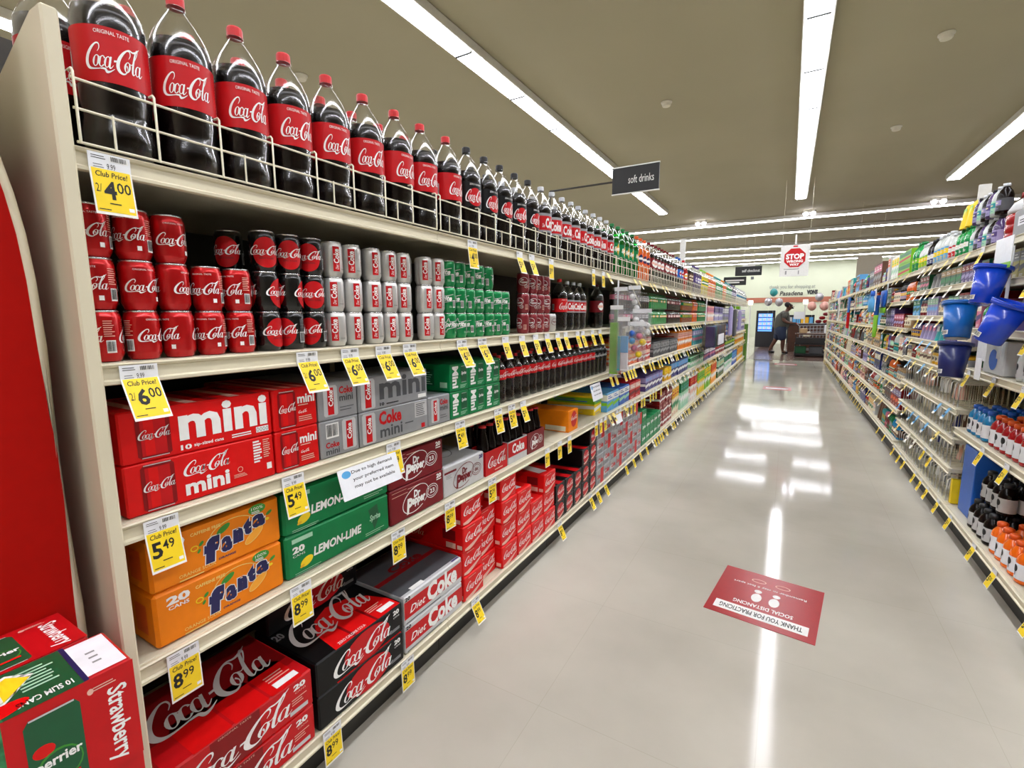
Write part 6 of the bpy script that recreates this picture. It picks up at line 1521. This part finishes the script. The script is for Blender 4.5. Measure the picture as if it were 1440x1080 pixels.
sh = [(0, 0, .74, .22), (.01, 0, .86, .24), (.02, 0, .98, .25), (.05, 0, 1.15, .235), (.1, 0, 1.29, .19), (.13, 0, 1.35, .09), (.1, -.21, 1.3, .09), (.07, -.265, 1.12, .08), (.1, .21, 1.3, .09), (.095, .265, 1.12, .08)]
skinned('shirt', sh, [(0, 1), (1, 2), (2, 3), (3, 4), (4, 5), (4, 6), (6, 7), (4, 8), (8, 9)], 'shirt', pr)
so = [(0, 0, .82, .21), (.03, -.11, .7, .16), (.09, -.11, .42, .125), (-.03, .11, .7, .16), (-.085, .11, .42, .125), (0, 0, .96, .2)]
skinned('shorts', so, [(5, 0), (0, 1), (1, 2), (0, 3), (3, 4)], 'shorts', pr)
hr = [(.14, 0, 1.47, .1), (.17, 0, 1.56, .145), (.23, 0, 1.62, .11)]
skinned('hair', hr, [(0, 1), (1, 2)], 'hair', pr)
skinned('face_mask', [(.265, 0, 1.44, .075), (.295, 0, 1.5, .062)], [(0, 1)], 'mask', pr)
for nm, x, y in (('shoe', .1, -.1), ('shoe', -.28, .1)): skinned(nm, [(x - .03, y, .052, .048), (x + .08, y, .045, .044), (x + .16, y, .036, .034)], [(0, 1), (1, 2)], 'shoe', pr)
# cart
ct = thing('shopping_cart', 'wire shopping cart pushed by the shopper', 'cart', (.2, 17.8, 0))
b = MB()
X0_, X1_, zb, ztp = .12, .85, .52, .92
for k in range(9):
    f = k / 8; x = X0_ + (X1_ - X0_) * f; w = .27 - .05 * f
    b.tube([(x, -w, ztp + .06 * f - .03), (x, -w + .03, zb), (x, w - .03, zb), (x, w, ztp + .06 * f - .03)], .005, 'silver', 5)
for zz in (.6, .7, .8, .9):
    b.tube([(X0_, -.265, zz), (X1_, -.215, zz + .02), (X1_, .215, zz + .02), (X0_, .265, zz), (X0_, -.265, zz)], .005, 'silver', 5)
part(b, 'basket', ct)
b = MB(); 
for s in (-1, 1): b.tube([(.02, s * .25, .97), (.1, s * .25, .9), (.16, s * .25, .2), (.85, s * .2, .16), (.12, s * .26, .14)], .012, 'silver', 6)
part(b, 'cart_frame', ct)
b = MB(); b.tube([(.02, -.26, .97), (.02, .26, .97)], .016, 'red', 8); part(b, 'push_handle', ct)
for x in (.15, .82):
    for s in (-1, 1):
        w = MB(); w.lathe([(.062, -.014), (.065, -.01), (.065, .01), (.062, .014)], 16, 'rack_black'); o = part(w, 'wheel', ct); o.location = (x, s * (.25 if x < .5 else .2), .067); o.rotation_euler = (pi / 2, 0, 0)
b = MB(); b.box(.42, .62, 17.68, 17.9, .56, .72, 'cream', .02); tag(link('grocery_bag', b.mesh('grocery_bag')), 'pale grocery pack lying in the shopping cart', 'pack')

# ------------------------------------------------------------------ world, view
w = bpy.data.worlds.new('world'); SC.world = w; w.use_nodes = True
w.node_tree.nodes['Background'].inputs[0].default_value = (.5, .5, .5, 1); w.node_tree.nodes['Background'].inputs[1].default_value = .1
SC.view_settings.view_transform = 'Standard'; SC.view_settings.look = 'None'; SC.view_settings.gamma = 1; SC.view_settings.exposure = 0.; SC.view_settings.use_curve_mapping = False
try:
    SC.cycles.use_denoising = True; SC.cycles.sample_clamp_indirect = 5.; SC.cycles.transparent_max_bounces = 24; SC.cycles.caustics_reflective = False; SC.cycles.caustics_refractive = False
except Exception: pass
